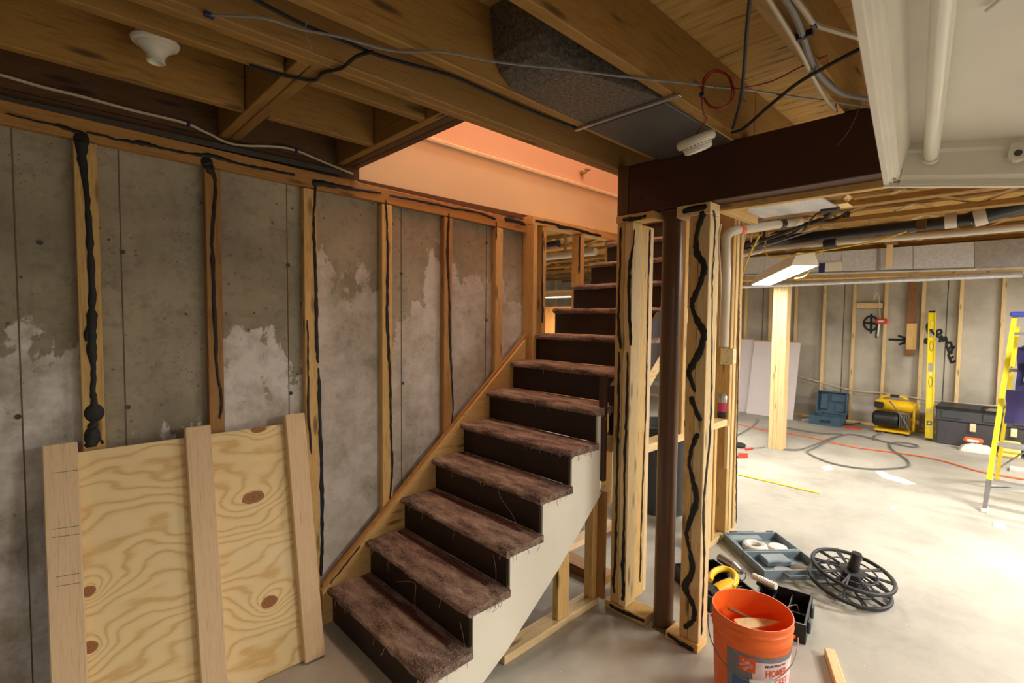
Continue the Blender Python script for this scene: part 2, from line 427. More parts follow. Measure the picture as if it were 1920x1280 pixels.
# ---- left foundation wall with its furring
wl = MB().box(-3, 2.47, 2.44, 2.66, 0, 2.235).build('wall_left', 'concrete_wall')
tag(wl, 'grey cast concrete foundation wall with white bloom behind wooden furring strips', 'wall', kind='structure')
def zt(x): return 2.243 - .021*x       # furring top plate, a little out of level
studs_l = []
for i, (x0, x1, mt) in enumerate([(-1.075, -1.011, 'pine_aged'), (-.70, -.636, 'pine_aged'), (-.30, -.236, 'pine_aged'), (.115, .181, 'pine'), (.525, .583, 'pine_aged'), (.932, .994, 'pine'),
                              (1.343, 1.406, 'pine'), (1.750, 1.810, 'pine_aged'), (2.160, 2.222, 'pine')]):
    s = bx('stud', x0, x1, 2.40, 2.438, .04, zt((x0+x1)/2)-.082, mt, wl); studs_l.append(s)
tp = board('top_plate', (-3, 2.419, zt(-3)-.04), (2.44, 2.419, zt(2.44)-.038), .078, .038, (0, 1, 0), 'pine_aged', wl)
bx('bottom_plate', -3, 1.02, 2.40, 2.438, 0, .04, 'pine', wl)
bx('sill_gasket', -3, 1.12, 2.405, 2.438, 2.238, 2.262, 'smudge', wl)
bx('sill_plate', -3, 2.44, 2.453, 2.655, 2.236, 2.299, 'joist_dark', wl)
for u, v0, v1 in [(22, 262, 860), (222, 290, 830), (537, 345, 782), (752, 390, 905), (912, 420, 700)]:
    a, b_ = at(u, v0, Y=2.44), at(u+(9 if u < 300 else 4), v1, Y=2.44)
    board('form_seam', (a.x, 2.4395, 0.02), (a.x, 2.4395, 2.2), .004, .004, (0, 1, 0), 'rag_brown', wl, .001)
for u, v in [(75, 455), (230, 472), (540, 497), (34, 781), (240, 763), (545, 737), (752, 513), (755, 718), (912, 455), (912, 600)]:
    p = at(u, v, Y=2.44); MB().cyl((p.x, 2.436, p.z), (p.x, 2.445, p.z), .009, n=10).build('tie_hole', 'smudge', wl)
NY = (0, -1, 0); NX = (-1, 0, 0); PF = dict(Y=2.399)
S = studs_l
bead([(152, 262, 12), (155, 300, 9), (162, 360, 5), (168, 440, 7), (172, 520, 6), (173, 590, 8), (172, 640, 10), (175, 690, 5), (175, 735, 6), (176, 750, 6)], PF, NY, S[3])
blob(177, 774, 15, PF, NY, S[3]); blob(153, 262, 12, PF, NY, S[3]); blob(388, 305, 10, PF, NY, S[4])
blob(173, 818, 12, PF, NY, S[3], 1.7); bead([(176, 745, 5), (175, 790, 8), (172, 812, 10), (170, 838, 13)], PF, NY, S[3]); bead([(180, 806, 4), (188, 822, 3), (193, 832, 2)], PF, NY, S[3])
bead([(165, 612, 6), (163, 640, 5)], PF, NY, S[3])
bead([(388, 303, 11), (394, 318, 9), (404, 345, 3), (398, 440, 4), (400, 520, 4), (403, 620, 4), (408, 700, 3), (415, 745, 3), (412, 785, 3)], PF, NY, S[4])
bead([(592, 345, 3), (588, 420, 3), (592, 520, 4), (594, 640, 4), (597, 680, 3)], PF, NY, S[5])
bead([(598, 690, 3), (600, 800, 4), (603, 900, 4), (604, 1000, 4), (602, 1080, 4)], PF, NY, S[5])
bead([(576, 600, 2), (578, 700, 2), (578, 780, 3), (584, 850, 2)], PF, NY, S[5])
bead([(724, 375, 2), (727, 480, 3), (726, 600, 4), (731, 700, 3), (733, 800, 3), (735, 880, 3), (731, 935, 3)], PF, NY, S[6])
bead([(842, 400, 3), (839, 470, 4), (842, 540, 3), (844, 640, 3), (849, 760, 2), (845, 812, 2)], PF, NY, S[7])
bead([(931, 415, 2), (930, 450, 2)], PF, NY, S[8])
PT = dict(Y=2.399)
bead([(10, 213, 2), (60, 225, 2), (110, 236, 4), (145, 247, 6), (165, 253, 3)], PT, NY, tp)
bead([(160, 247, 2), (220, 262, 3), (265, 268, 6), (300, 277, 3), (345, 286, 3), (400, 293, 6), (440, 305, 3), (500, 318, 3), (553, 328, 4)], PT, NY, tp)
bead([(585, 342, 9), (610, 345, 7), (650, 352, 4), (715, 362, 3)], PT, NY, tp)
bead([(730, 366, 2), (790, 377, 3), (850, 390, 3), (895, 398, 3), (930, 410, 3)], PT, NY, tp)
bead([(946, 410, 5), (965, 414, 5), (985, 421, 4)], PT, NY, tp)

# ---- other outer walls
wf = MB().box(8.86, 9.06, -4, 7, 0, 2.6).build('wall_far', 'concrete_far')
tag(wf, 'far grey concrete wall with bare studs and black spray marks', 'wall', kind='structure')
XF = 8.82
for u in (1398, 1444, 1492, 1545, 1601, 1660, 1730, 1801, 1880):
    p = at(u, 600, X=XF); bx('stud', XF-.02, XF+.036, p.y-.019, p.y+.019, .04, 2.4, 'pine_pale', wf)
for k in range(8): bx('stud', XF-.02, XF+.036, -.24-.4*k, -.202-.4*k, .04, 2.4, 'pine_pale', wf)
for k in range(8): bx('stud', XF-.02, XF+.036, 3.68+.4*k, 3.718+.4*k, .04, 2.4, 'pine_pale', wf)
bx('bottom_plate', XF-.02, XF+.036, -4, 7, 0, .04, 'pine_pale', wf)
pa, pb = at(1606, 572, X=XF), at(1655, 572, X=XF)
bx('blocking', XF-.02, XF+.03, pb.y, pa.y, pa.z-.045, pa.z+.03, 'pine_pale', wf)
pa, pb = at(1712, 530, X=XF), at(1710, 667, X=XF)
bx('treated_board', XF-.02, XF+.018, pa.y-.05, pa.y+.05, pb.z, 2.4, 'treated', wf)
pa, pb = at(1711, 606, X=XF-.04), at(1711, 655, X=XF-.04)
bx('nailed_block', XF-.06, XF-.022, pa.y-.05, pa.y+.06, pb.z, pa.z, 'pine', wf)
for u in (1430, 1582, 1775): 
    p = at(u, 600, X=8.86); bx('form_seam', 8.856, 8.862, p.y-.005, p.y+.005, .02, 2.5, 'smudge', wf, .001)
def spray(pix, w=2.2, name='spray_mark'):
    P = [at(u, v, X=8.856) for u, v in pix]
    MB().tube(smooth_path(P, 4), 1.3*w*6.6/F_PX, 8, flat=(NX, .12)).build(name, 'spray_paint', wf)
spray([(1633+13*math.cos(a), 606+13*math.sin(a)) for a in np.linspace(0, 2*math.pi, 13)], 1.6)
spray([(1618, 605), (1650, 607)], 1.5); spray([(1634, 588), (1633, 625)], 1.7)
spray([(1645, 606), (1643, 633)], 1.6)
spray([(1666, 636), (1685, 637), (1702, 638)], 1.8); spray([(1684, 629), (1703, 638), (1685, 646)], 1.6)
spray([(1728, 639), (1755, 636)], 1.8); spray([(1745, 633), (1729, 639), (1748, 646)], 1.6)
spray([(1741, 626), (1738, 612), (1742, 605), (1751, 607), (1752, 615), (1745, 618), (1757, 632)], 1.5)
spray([(1756, 628), (1765, 624), (1763, 618), (1756, 622), (1760, 632), (1767, 630)], 1.5)
spray([(1762, 642), (1765, 629), (1769, 640), (1773, 631), (1776, 644)], 1.5)
spray([(1774, 646), (1781, 641), (1784, 648), (1778, 654), (1774, 647)], 1.5)
spray([(1776, 651), (1781, 661), (1789, 648)], 1.5)
spray([(1778, 664), (1784, 681)], 1.5); spray([(1778, 664), (1786, 660)], 1.4); spray([(1781, 672), (1788, 668)], 1.4); spray([(1784, 680), (1792, 676)], 1.4)
wr = MB().box(-3, 9.06, -4.2, -4, 0, 2.6).build('wall_right', 'concrete_far'); tag(wr, 'plain concrete wall closing the right side of the basement', 'wall', kind='structure')
wb = MB().box(-3.2, -3, -4.2, 2.66, 0, 2.6).build('wall_back', 'concrete_far'); tag(wb, 'plain concrete wall closing the near end of the basement', 'wall', kind='structure')
ws = MB().box(2.3, 9.06, 7, 7.2, 0, 2.6).build('wall_side', 'concrete_far'); tag(ws, 'concrete wall closing the bay behind the stairs', 'wall', kind='structure')
for k in range(14): bx('stud', 2.5+.42*k, 2.54+.42*k, 6.94, 6.998, 0, 2.5, 'pine_pale', ws)
w2 = MB().box(2.27, 2.47, 2.66, 7.2, 0, 2.6).build('wall_return', 'concrete_far'); tag(w2, 'concrete wall returning beyond the end of the foundation wall', 'wall', kind='structure')

# ---- ceiling: sub-floor sheets on joists
ce = thing('ceiling', 'open timber joists carrying plywood sub-floor sheets', 'ceiling', (0, 0, 2.3), kind='structure')
JZ0, JZ1 = 2.30, 2.535
def sheet(x0, x1, y0, y1): 
    MB().box(x0, x1, y0, y1, JZ1, JZ1+.02).build('subfloor_panel', 'subfloor_ply', ce)
for x0, x1 in ((-3.2, -1.3), (-1.298, 1.238)):
    for y0, y1 in ((-4.2, -1.8), (-1.798, .6), (.602, 2.66)): sheet(x0, x1, y0, y1)
for x0, x1 in ((1.24, 2.6), (2.602, 4.1)):
    for y0, y1 in ((-4.2, -1.8), (-1.798, .48), (.482, 1.52)): sheet(x0, x1, y0, y1)
for x0, x1 in ((4.102, 6.5), (6.502, 9.06)):
    for y0, y1 in ((-4.2, -1.8), (-1.798, .6), (.602, 3.0), (3.002, 5.2), (5.202, 7.2)): sheet(x0, x1, y0, y1)
for y0, y1 in ((2.66, 4.8), (4.802, 7.2)): sheet(2.27, 4.1, y0, y1)
def joist(y, x0, x1, mat='joist_wood', name='joist', t_=.038, z0=JZ0): return bx(name, x0, x1, y, y+t_, z0, JZ1, mat, ce, .003)
for y in (2.063, 1.655): joist(y, -3, .588); joist(y, .674, 1.115)
joist(1.245, -3, 2.30); 
for y in (.865, .46, .05, -.36, -.77, -1.18, -1.59, -2.0, -2.41, -2.82, -3.23, -3.64): joist(y, -3, 2.30)
joist(1.48, -3, 3.95, 'lvl', 'trimmer'); joist(1.521, -3, 3.95, 'joist_wood', 'trimmer')
joist(2.45, -3, 1.24, 'joist_dark', 'rim_joist'); 
for x in (.59, .632): bx('header', x, x+.039, 1.56, 2.449, JZ0, JZ1, 'joist_wood' if x < .6 else 'joist_wood', ce)
for x, mt in ((1.117, 'joist_wood'), (1.158, 'joist_dark'), (1.199, 'joist_dark')): bx('header', x, x+.038, 1.56, 2.449, JZ0, JZ1, mt, ce)
# far side of the beam: short joists, then open-web trusses
for y in (1.245, .865, .46, .05, -.36, -.77): joist(y, 2.302, 3.3)
for x in (3.95, 4.56, 5.17, 5.78, 6.39, 7.0, 7.61, 8.22):
    ya, yb = (-4, 7) if x > 4.05 else (-4, 1.42)
    bx('truss_chord', x, x+.09, ya, yb, 2.30, 2.338, 'joist_wood', ce); bx('truss_chord', x, x+.09, ya, yb, 2.497, 2.535, 'joist_wood', ce)
    m = MB(); yy = ya+.05; k = 0
    while yy < yb-.42:
        z0_, z1_ = (2.335, 2.50) if k % 2 == 0 else (2.50, 2.335)
        dn = Vector((0, .165, -.42 if k % 2 == 0 else .42)).normalized()*.019
        m.hexa([(x+.02, yy-dn.y, z0_-dn.z*0-.0), (x+.07, yy-dn.y, z0_), (x+.07, yy+.42-dn.y, z1_), (x+.02, yy+.42-dn.y, z1_),
                (x+.02, yy+dn.y+.02, z0_), (x+.07, yy+dn.y+.02, z0_), (x+.07, yy+.42+dn.y+.02, z1_), (x+.02, yy+.42+dn.y+.02, z1_)])
        # one web per bay
        w_ = MB(); w_.v = m.v[-8:]; w_.f = MB().hexa([(0, 0, 0)]*8).f; w_.build('truss_web', 'pine_pale', ce); yy += .42; k += 1

# ---- wall furring and framing beside the stair (stairwell side, X > 2.45)
wst = thing('wall_stairwell', 'open stud framing in yellow pine beside the upper stair treads', 'wall', (2.5, 2.4, 0), kind='structure')
s6 = bx('stud', 2.445, 2.483, 2.335, 2.438, 0, 2.165, 'pine', wst)
s7 = bx('stud', 2.545, 2.583, 2.345, 2.438, 0, 2.165, 'pine', wst)
s8 = bx('stud', 2.975, 3.013, 2.345, 2.438, 0, 2.165, 'pine', wst)
bx('stud', 3.40, 3.438, 2.345, 2.438, 0, 2.165, 'pine', wst)
tp2 = bx('top_plate', 2.445, 4.1, 2.345, 2.438, 2.168, 2.225, 'pine', wst)
bead([(1018, 432, 3), (1017, 500, 2), (1017, 560, 3), (1017, 605, 4)], dict(Y=2.344), NY, s7)
bead([(1087, 442, 3), (1086, 480, 3), (1085, 514, 3)], dict(Y=2.344), NY, s8)
bead([(1003, 414, 3), (1040, 420, 3), (1052, 426, 5), (1075, 428, 3), (1100, 436, 3), (1127, 442, 3)], dict(Y=2.344), NY, tp2)

# ---- upper hall seen through the stair opening
uw = thing('wall_hall', 'orange painted stairwell wall with a cream lower band and ledge', 'wall', (2.5, 2.47, 2.24), kind='structure')
MB().box(1.24, 5.2, 2.45, 2.60, 2.225, 2.565).build('lower_band', 'peach_wall', uw)
MB().box(1.24, 5.2, 2.47, 2.60, 2.565, 4.9).build('plaster', 'orange_wall', uw)
MB().prism([(2.436, 2.553), (2.442, 2.548), (2.47, 2.553), (2.47, 2.575), (2.44, 2.575), (2.436, 2.570)], 'X', 1.24, 5.2).build('ledge_trim', 'peach_wall', uw)
MB().box(1.24, 2.44, 2.438, 2.452, 2.19, 2.245).build('dark_sill', 'joist_dark', uw)
MB().box(2.445, 4.1, 2.438, 2.449, 2.225, 2.245).build('dark_sill', 'joist_dark', uw)
wh = MB().box(1.06, 1.235, 1.4, 2.6, 2.56, 4.9).build('wall_landing', 'orange_wall'); tag(wh, 'orange wall closing the near end of the stairwell', 'wall', kind='structure')
wh = MB().box(1.24, 3.9, 1.36, 1.515, 2.56, 4.9).build('wall_opposite', 'orange_wall'); tag(wh, 'orange wall opposite the stairwell ledge', 'wall', kind='structure')
wh = MB().box(3.9, 5.2, 1.2, 2.6, 2.50, 2.556).build('floor_upper', 'stair_carpet'); tag(wh, 'carpeted landing at the head of the stairs', 'floor', kind='structure')
wh = MB().box(5.2, 5.35, 1.2, 2.6, 2.56, 4.9).build('wall_hall_end', 'orange_wall'); tag(wh, 'orange wall at the far end of the upper hall', 'wall', kind='structure')
wh = MB().box(3.9, 5.2, 1.05, 1.2, 2.56, 4.9).build('wall_hall_side', 'orange_wall'); tag(wh, 'orange wall at the side of the upper landing', 'wall', kind='structure')
wh = MB().box(1.0, 5.4, 1.0, 2.62, 4.9, 5.0).build('ceiling_upper', 'drywall'); tag(wh, 'plain white ceiling over the stairwell', 'ceiling', kind='structure')
br = thing('handrail_bracket', 'small metal handrail bracket left on the orange stairwell wall', 'bracket', tuple(at(1090, 325, Y=2.468)))
p = at(1090, 325, Y=2.468)
MB().cyl((p.x, 2.4698, p.z), (p.x, 2.462, p.z), .022, n=16).build('rosette', 'knob_brass', br, True)
MB().tube([(p.x, 2.464, p.z), (p.x, 2.43, p.z-.004), (p.x, 2.41, p.z+.012)], .008, 8).build('arm', 'knob_brass', br, True)
MB().cbox(p.x-.026, p.x+.026, 2.395, 2.425, p.z+.010, p.z+.020).build('saddle', 'knob_brass', br)
lt = thing('hall_lamp', 'warm globe lamp on the ceiling over the stairwell', 'lamp', (2.3, 2.0, 4.9))
MB().lathe([(.02, .0), (.09, -.01), (.12, -.06), (.10, -.11), (.05, -.14), (.001, -.15)], 24, Matrix.Translation((2.3, 2.0, 4.9))).build('globe', 'diffuser_lit', lt, True)
lp = bpy.data.lights.new('hall_lamp_light', 'POINT'); lp.energy = LAMP_STAIR; lp.color = WARM; lp.shadow_soft_size = .12
lo = bpy.data.objects.new('hall_lamp_light', lp); col.objects.link(lo); lo.location = (2.3, 2.0, 4.68)

# ================================================================ BEAM AND COLUMN
bm_ = thing('support_beam', 'dark brown painted steel beam carrying the joist ends', 'beam', (2.2, 0, 2.056))
MB().cbox(2.16, 2.27, -4, 1.41, 2.056, 2.298, .003).build('web_casing', 'beam_paint', bm_)
bx('end_board', 2.158, 2.27, 1.412, 1.475, 2.056, 2.299, 'joist_dark', bm_)
bx('rear_nailer', 2.272, 2.31, -4, 1.16, 2.03, 2.12, 'pine', bm_)
for u, v in ((1200, 332), (1437, 272), (1200, 372)):
    p = at(u, v, X=2.16); MB().cyl((2.1605, p.y, p.z), (2.153, p.y, p.z), .009, n=6).build('bolt', 'beam_paint', bm_)
cl = thing('support_column', 'round brown painted steel post standing under the dark beam', 'column', (2.235, 1.205, 0))
MB().cyl((2.235, 1.205, .006), (2.235, 1.205, 2.05), .048, n=32).build('shaft', 'column_paint', cl, True)
MB().cbox(2.18, 2.29, 1.15, 1.26, 2.046, 2.055).build('cap_plate', 'column_paint', cl)
MB().cbox(2.17, 2.30, 1.14, 1.232, 0, .006).build('base_plate', 'column_paint', cl)

# ================================================================ STUD FRAMING ROUND THE COLUMN
wm = thing('wall_middle', 'short pine stud wall with black adhesive beads either side of the steel post', 'wall', (2.2, 1.2, 0), kind='structure')
PX = dict(X=2.159)
A = bx('stud', 2.16, 2.249, 1.428, 1.474, .04, 2.018, 'pine', wm)
B = bx('stud', 2.16, 2.249, 1.380, 1.426, .04, 2.018, 'pine_pale', wm)
Bb = bx('stud', 2.262, 2.350, 1.392, 1.43, .04, 2.018, 'pine', wm)
bx('stud', 2.356, 2.394, 1.40, 1.49, .04, 2.018, 'board_pink', wm)
bpl = bx('bottom_plate', 2.15, 2.27, 1.262, 1.50, 0, .039, 'pine', wm)
tpl = bx('top_plate', 2.152, 2.25, 1.262, 1.476, 2.019, 2.055, 'pine', wm)
Q = bx('stud', 2.16, 2.249, 1.040, 1.082, .04, 2.0, 'pine', wm)
R_ = bx('stud', 2.16, 2.249, .988, 1.038, .04, 2.0, 'pine_pale', wm)
bpr = bx('bottom_plate', 2.15, 2.25, .985, 1.145, 0, .039, 'pine', wm)
tpr = bx('top_plate', 2.152, 2.25, .985, 1.145, 2.001, 2.054, 'pine_pale', wm)
def crop(pts, ox, oy, s): return [(ox+x/s, oy+y/s, w) for x, y, w in pts]
bead(crop([(140, 210, 3), (138, 400, 3), (130, 600, 2.5), (128, 780, 4), (140, 940, 5)], 1120, 360, 3.2), PX, NX, A)
bead([(1161, 660, 3), (1160, 760, 3), (1157, 900, 3), (1155, 1000, 3), (1153, 1060, 3), (1150, 1085, 3.5), (1152, 1112, 3)], PX, NX, A)
bead(crop([(225, 220, 1.5), (215, 330, 2.5), (195, 440, 5), (190, 560, 4), (196, 760, 4), (200, 920, 4)], 1120, 360, 3.2), PX, NX, B)
bead([(1177, 660, 2.5), (1176, 740, 3), (1172, 850, 3.5), (1171, 900, 2.5), (1170, 1000, 3), (1168, 1060, 4), (1169, 1110, 5), (1167, 1125, 4)], PX, NX, B)
bead([(1219, 430, 3), (1215, 560, 2.5), (1211, 760, 2), (1204, 930, 2.5), (1200, 1090, 2.5)], dict(Y=1.391), NY, Bb)
bead([(1168, 411, 4), (1190, 410, 5), (1212, 405, 3)], dict(X=2.151), NX, tpl)
bead([(1142, 1133, 4), (1170, 1148, 5), (1195, 1158, 4), (1208, 1164, 5)], dict(X=2.149), NX, bpl)
snake = crop([(640, 110, 9), (618, 170, 7), (592, 290, 7), (600, 370, 8), (640, 440, 8), (628, 520, 6), (595, 600, 7), (570, 670, 6), (585, 740, 6), (625, 810, 9), (640, 860, 7), (615, 960, 8), (565, 1050, 7), (552, 1100, 6), (588, 1200, 4)], 1120, 360, 3.2)
bead(snake, PX, NX, Q)
bead(crop([(430, 55, 7), (450, 110, 5), (475, 170, 7)], 1120, 720, 2.46), PX, NX, Q)
bead(crop([(464, 228, 8), (438, 290, 5), (424, 360, 4), (442, 450, 6), (458, 530, 7), (432, 620, 6), (413, 690, 5), (424, 760, 4), (438, 860, 7), (405, 935, 9), (440, 1015, 6), (445, 1080, 6), (400, 1122, 5)], 1120, 720, 2.46), PX, NX, Q)
bead([(1280, 396, 6), (1300, 392, 7), (1325, 386, 7)], dict(X=2.151), NX, tpr)
bead([(1251, 1188, 4), (1275, 1204, 5), (1300, 1218, 5)], dict(X=2.149), NX, bpr)
bead([(1336, 395, 5), (1341, 420, 3), (1336, 520, 2), (1335, 640, 2), (1332, 800, 3), (1323, 900, 3.5), (1319, 960, 5), (1320, 1060, 3), (1315, 1190, 2.5)], dict(Y=.987), NY, R_)

# stair-side wall running behind the column
wq = thing('wall_understair', 'pine stud wall with blocking running along the side of the stairs', 'wall', (2.9, 1.45, 0), kind='structure')
bx('stud', 2.775, 2.813, 1.41, 1.50, .846, 2.26, 'pine', wq)
blk = bx('blocking', 2.396, 3.44, 1.41, 1.50, .80, .845, 'pine_pale', wq)
bx('stud', 3.19, 3.228, 1.41, 1.50, .846, 2.26, 'pine_pale', wq)
bx('stud', 3.19, 3.228, 1.41, 1.50, .04, .799, 'pine_pale', wq)
bx('stud', 3.25, 3.288, 1.41, 1.50, .04, .799, 'pine', wq)
bx('stud', 3.445, 3.485, 1.405, 1.55, .04, 2.26, 'pine', wq)
e1 = bx('stud', 3.49, 3.53, 1.40, 1.50, .04, 2.26, 'pine_pale', wq)
e2 = bx('stud', 3.56, 3.60, 1.40, 1.50, .04, 2.26, 'pine', wq)
bx('stud', 3.42, 3.443, 1.395, 1.42, .50, .799, 'board_pink', wq)
bx('bottom_plate', 3.1, 3.62, 1.41, 1.55, 0, .039, 'pine_pale', wq)
bx('top_plate', 2.32, 3.62, 1.40, 1.50, 2.262, 2.299, 'pine', wq)
bead([(1386, 560, 2), (1384, 700, 2), (1381, 850, 3), (1380, 980, 2)], dict(Y=1.399), NY, e2)
# soffit framing just behind the beam
for y0, y1, z0, x1 in ((.99, 1.028, 2.035, 2.72), (1.05, 1.14, 2.10, 2.75), (1.19, 1.243, 2.16, 2.8)):
    bx('soffit_plank', 2.312, x1, y0, y1, z0, z0+.04, 'pine', wq)
# sill framing under the skirt
bx('bottom_plate', 1.452, 2.148, 1.535, 1.622, 0, .038, 'pine_pale', wq)
bx('stud', 1.822, 1.908, 1.545, 1.583, .039, .385, 'pine', wq)
bx('stud', 2.098, 2.137, 1.545, 1.60, .039, .58, 'pine', wq)
bx('stud', 2.139, 2.158, 1.50, 1.59, .039, .62, 'pine_aged', wq)

# ================================================================ STAIRCASE
RISE, RUN, N1X, YL, YR = .178, .2077, 1.013, 2.36, 1.504
st = thing('staircase', 'steep carpeted basement staircase with dark risers and cream skirt panel', 'staircase', (1.1, 1.95, 0))
def tread(k):
    x0, z = N1X+RUN*(k-1), RISE*k
    prof = [(.235, -.032), (.03, -.032), (.016, -.036), (.004, -.030), (-.002, -.018), (.002, -.006), (.012, 0), (.05, .001), (.10, .0015), (.15, .001), (.20, .0), (.235, 0)]
    m = MB(); ny = 36; n = len(prof)
    wob = np.cumsum(rng.normal(0, .0012, ny+1)); wob -= np.linspace(0, wob[-1], ny+1)
    for j in range(ny+1):
        y = YR + (YL-YR)*j/ny + (.0 if 0 < j < ny else rng.normal(0, .002))
        for (px, pz) in prof:
            e = 1 if px < .21 else 0
            jx = rng.normal(0, .0016)*e + (wob[j] if px < .03 else 0); jz = rng.normal(0, .0011)*e
            m.v.append((x0+px+jx, y, z+pz+jz))
    for j in range(ny):
        for i in range(n-1): m.f.append((j*n+i, j*n+i+1, (j+1)*n+i+1, (j+1)*n+i))
        m.f.append((j*n+n-1, j*n, (j+1)*n, (j+1)*n+n-1))
    m.f.append(tuple(range(n))[::-1]); m.f.append(tuple(ny*n+i for i in range(n)))
    return m.build('tread', 'stair_carpet', st, smooth=True)
for k in range(1, 14):
    td = tread(k); x0, z = N1X+RUN*(k-1), RISE*k
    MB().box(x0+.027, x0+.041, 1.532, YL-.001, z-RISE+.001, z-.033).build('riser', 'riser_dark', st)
    if k <= 3: 
        MB().cbox(x0+.175, x0+.197, 1.60, 2.34, z+.001, z+.0045, .001).build('tack_strip', 'tack_red', td)
    if k <= 7:
        m = MB()
        for q in range(16 if k > 1 else 20):
            edge = rng.random() < .62
            if edge: p = Vector((x0+.01+rng.random()*.2, YR-.002+rng.normal(0, .004), z-.025+rng.random()*.02)); L = .012+.035*rng.random()**2
            else: p = Vector((x0-.003, YR+rng.random()*.8, z-.02)); L = .01+.03*rng.random()**2
            pts = [p]
            for s_ in range(4): pts.append(pts[-1]+Vector((rng.normal(-.001, .004), rng.normal(-.001, .004), -L/4+rng.normal(0, .003))))
            m.tube(pts, .0011, 4)
        for q in range(70):
            a = rng.random()*6.3; p = Vector((x0+.005+.2*rng.random(), YR+abs(rng.normal(0, .03)) if q < 40 else YR+rng.random()*.85, z+.001))
            L = .006+.014*rng.random()
            m.tube([p, p+Vector((math.cos(a)*L/2, math.sin(a)*L/2, .004)), p+Vector((math.cos(a)*L, math.sin(a)*L, .001))], .0009, 4)
        o = m.build('loose_threads', 'thread', td); o['kind'] = 'stuff'
# a few long pulled yarns
for pix in ([(930, 905), (940, 935), (958, 960), (970, 985)], [(745, 1090), (777, 1092), (778, 1120), (778, 1145)], [(862, 1165), (868, 1190), (873, 1225)], [(925, 1040), (930, 1070), (929, 1095)]):
    xk = {930: N1X+3*RUN, 745: N1X+RUN, 862: N1X+RUN, 925: N1X+2*RUN}[pix[0][0]]
    P = [at(u, v, X=xk+.024) for u, v in pix]
    MB().tube(smooth_path(P, 5), .0016, 5).build('pulled_yarn', 'thread', st)
# wall-side stringer, two boards thick
def zn(x): return RISE*(1+(x-N1X)/RUN)
def slope_board(name, x0, x1, top, depth, y0, y1, mat, cutx=None):
    p = [(x0, max(0, zn(x0)+top-depth)), (x0, max(0.001, zn(x0)+top)), (x1, zn(x1)+top), (x1, zn(x1)+top-depth)]
    if p[0][1] == 0: 
        xz = x0+(depth-top-zn(x0))/(RISE/RUN); p = [(x0, 0), p[1], p[2], p[3], (xz, 0)]
    return MB().prism(p, 'Y', y0, y1).build(name, mat, st)
sl = slope_board('wall_stringer', .99, 2.405, .012, .28, 2.362, 2.398, 'pine')
slope_board('stringer_cap', 1.0, 2.43, .030, .02, 2.380, 2.398, 'pine_aged')
bead([(618, 1095, 2), (650, 1055, 2), (676, 1022, 2)], dict(Y=2.361), NY, sl)
slope_board('outer_stringer', 1.3, 2.12, -.225, .03, 1.548, 1.585, 'pine')
slope_board('outer_stringer', 2.20, 3.95, -.02, .26, 1.506, 1.53, 'riser_dark')
slope_board('outer_stringer', 2.20, 3.95, -.285, .09, 1.506, 1.544, 'pine_pale')
# cream skirt panel following the steps
poly = [(1.09, 0.0), (1.318, 0.0)]
for q in ((951, 1213.6), (1044, 1067), (1134, 909)):
    p = at(*q, Y=1.53); poly.append((p.x, p.z))
p = poly[-1]; sl_ = (poly[-1][1]-poly[-3][1])/(poly[-1][0]-poly[-3][0])
poly.append((2.118, p[1]+sl_*(2.118-p[0])))
for k in range(6, 0, -1):
    xr = N1X+RUN*(k-1)+.04; xe = min(2.118, xr+RUN)
    if k == 6: poly.append((2.118, RISE*6-.036))
    else: poly.append((xe, RISE*k-.036))
    if k > 1: poly.append((xr, RISE*k-.036))
poly.append((1.09, RISE-.036))
MB().prism(poly, 'Y', 1.522, 1.540).build('skirt_panel', 'cream_paint', st)
bx('dark_casing', 2.12, 2.148, 1.502, 1.54, .68, 1.24, 'riser_dark' if False else 'beam_paint', st)
bx('bottom_block', 1.028, 1.085, 1.512, 1.58, 0.0, .142, 'pine', st)

# scrap timber on the floor under the stairs
o = bx('scrap_board', 2.46, 3.05, 2.02, 2.11, 0, .038, 'board_pink'); tag(o, 'pinkish offcut board lying flat on the floor under the stairs', 'board')
o = bx('scrap_board', 2.30, 2.42, 1.62, 2.25, 0, .05, 'pine_aged'); tag(o, 'brown timber lying across the floor behind the stair sill', 'board')

# ================================================================ PLYWOOD PANEL LEANING ON THE LEFT WALL
# local frame: origin at the foot, x along the wall, y up the sheet, z out towards the room
PB, PT_ = Vector((0, 2.166, 0)), Vector((0, 2.372, 1.055))
yv = (PT_-PB).normalized(); xv = Vector((1, 0, 0)); zv = xv.cross(yv)
MP = Matrix(((xv.x, yv.x, zv.x, 0), (xv.y, yv.y, zv.y, 2.166), (xv.z, yv.z, zv.z, .0012), (0, 0, 0, 1)))
def ply_uv(u, v):
    d = Vector(ray(u, v)); o = Vector(C0); t_ = (Vector((0, 2.166, 0))-o).dot(zv)/d.dot(zv); p = o+d*t_
    q = MP.inverted() @ p; return q.x, q.y
knots = [ply_uv(475, 932)+(.055, .030), ply_uv(505, 1128)+(.040, .030), ply_uv(485, 803)+(.040, .022), ply_uv(166, 1108)+(.024, .022), ply_uv(168, 1213)+(.028, .026)]
t = NT('plywood_knotty'); v = t.coord(); sep = t.n('ShaderNodeSeparateXYZ'); t.l(v, sep.inputs[0])
warp = t.noise(t.coord((1.5, 3.0, 1)), 1.6, 2.4, .45)
field = t.math('MULTIPLY_ADD', sep.outputs[1], 105., t.math('MULTIPLY', warp, 52.))
kn = None; ring = None
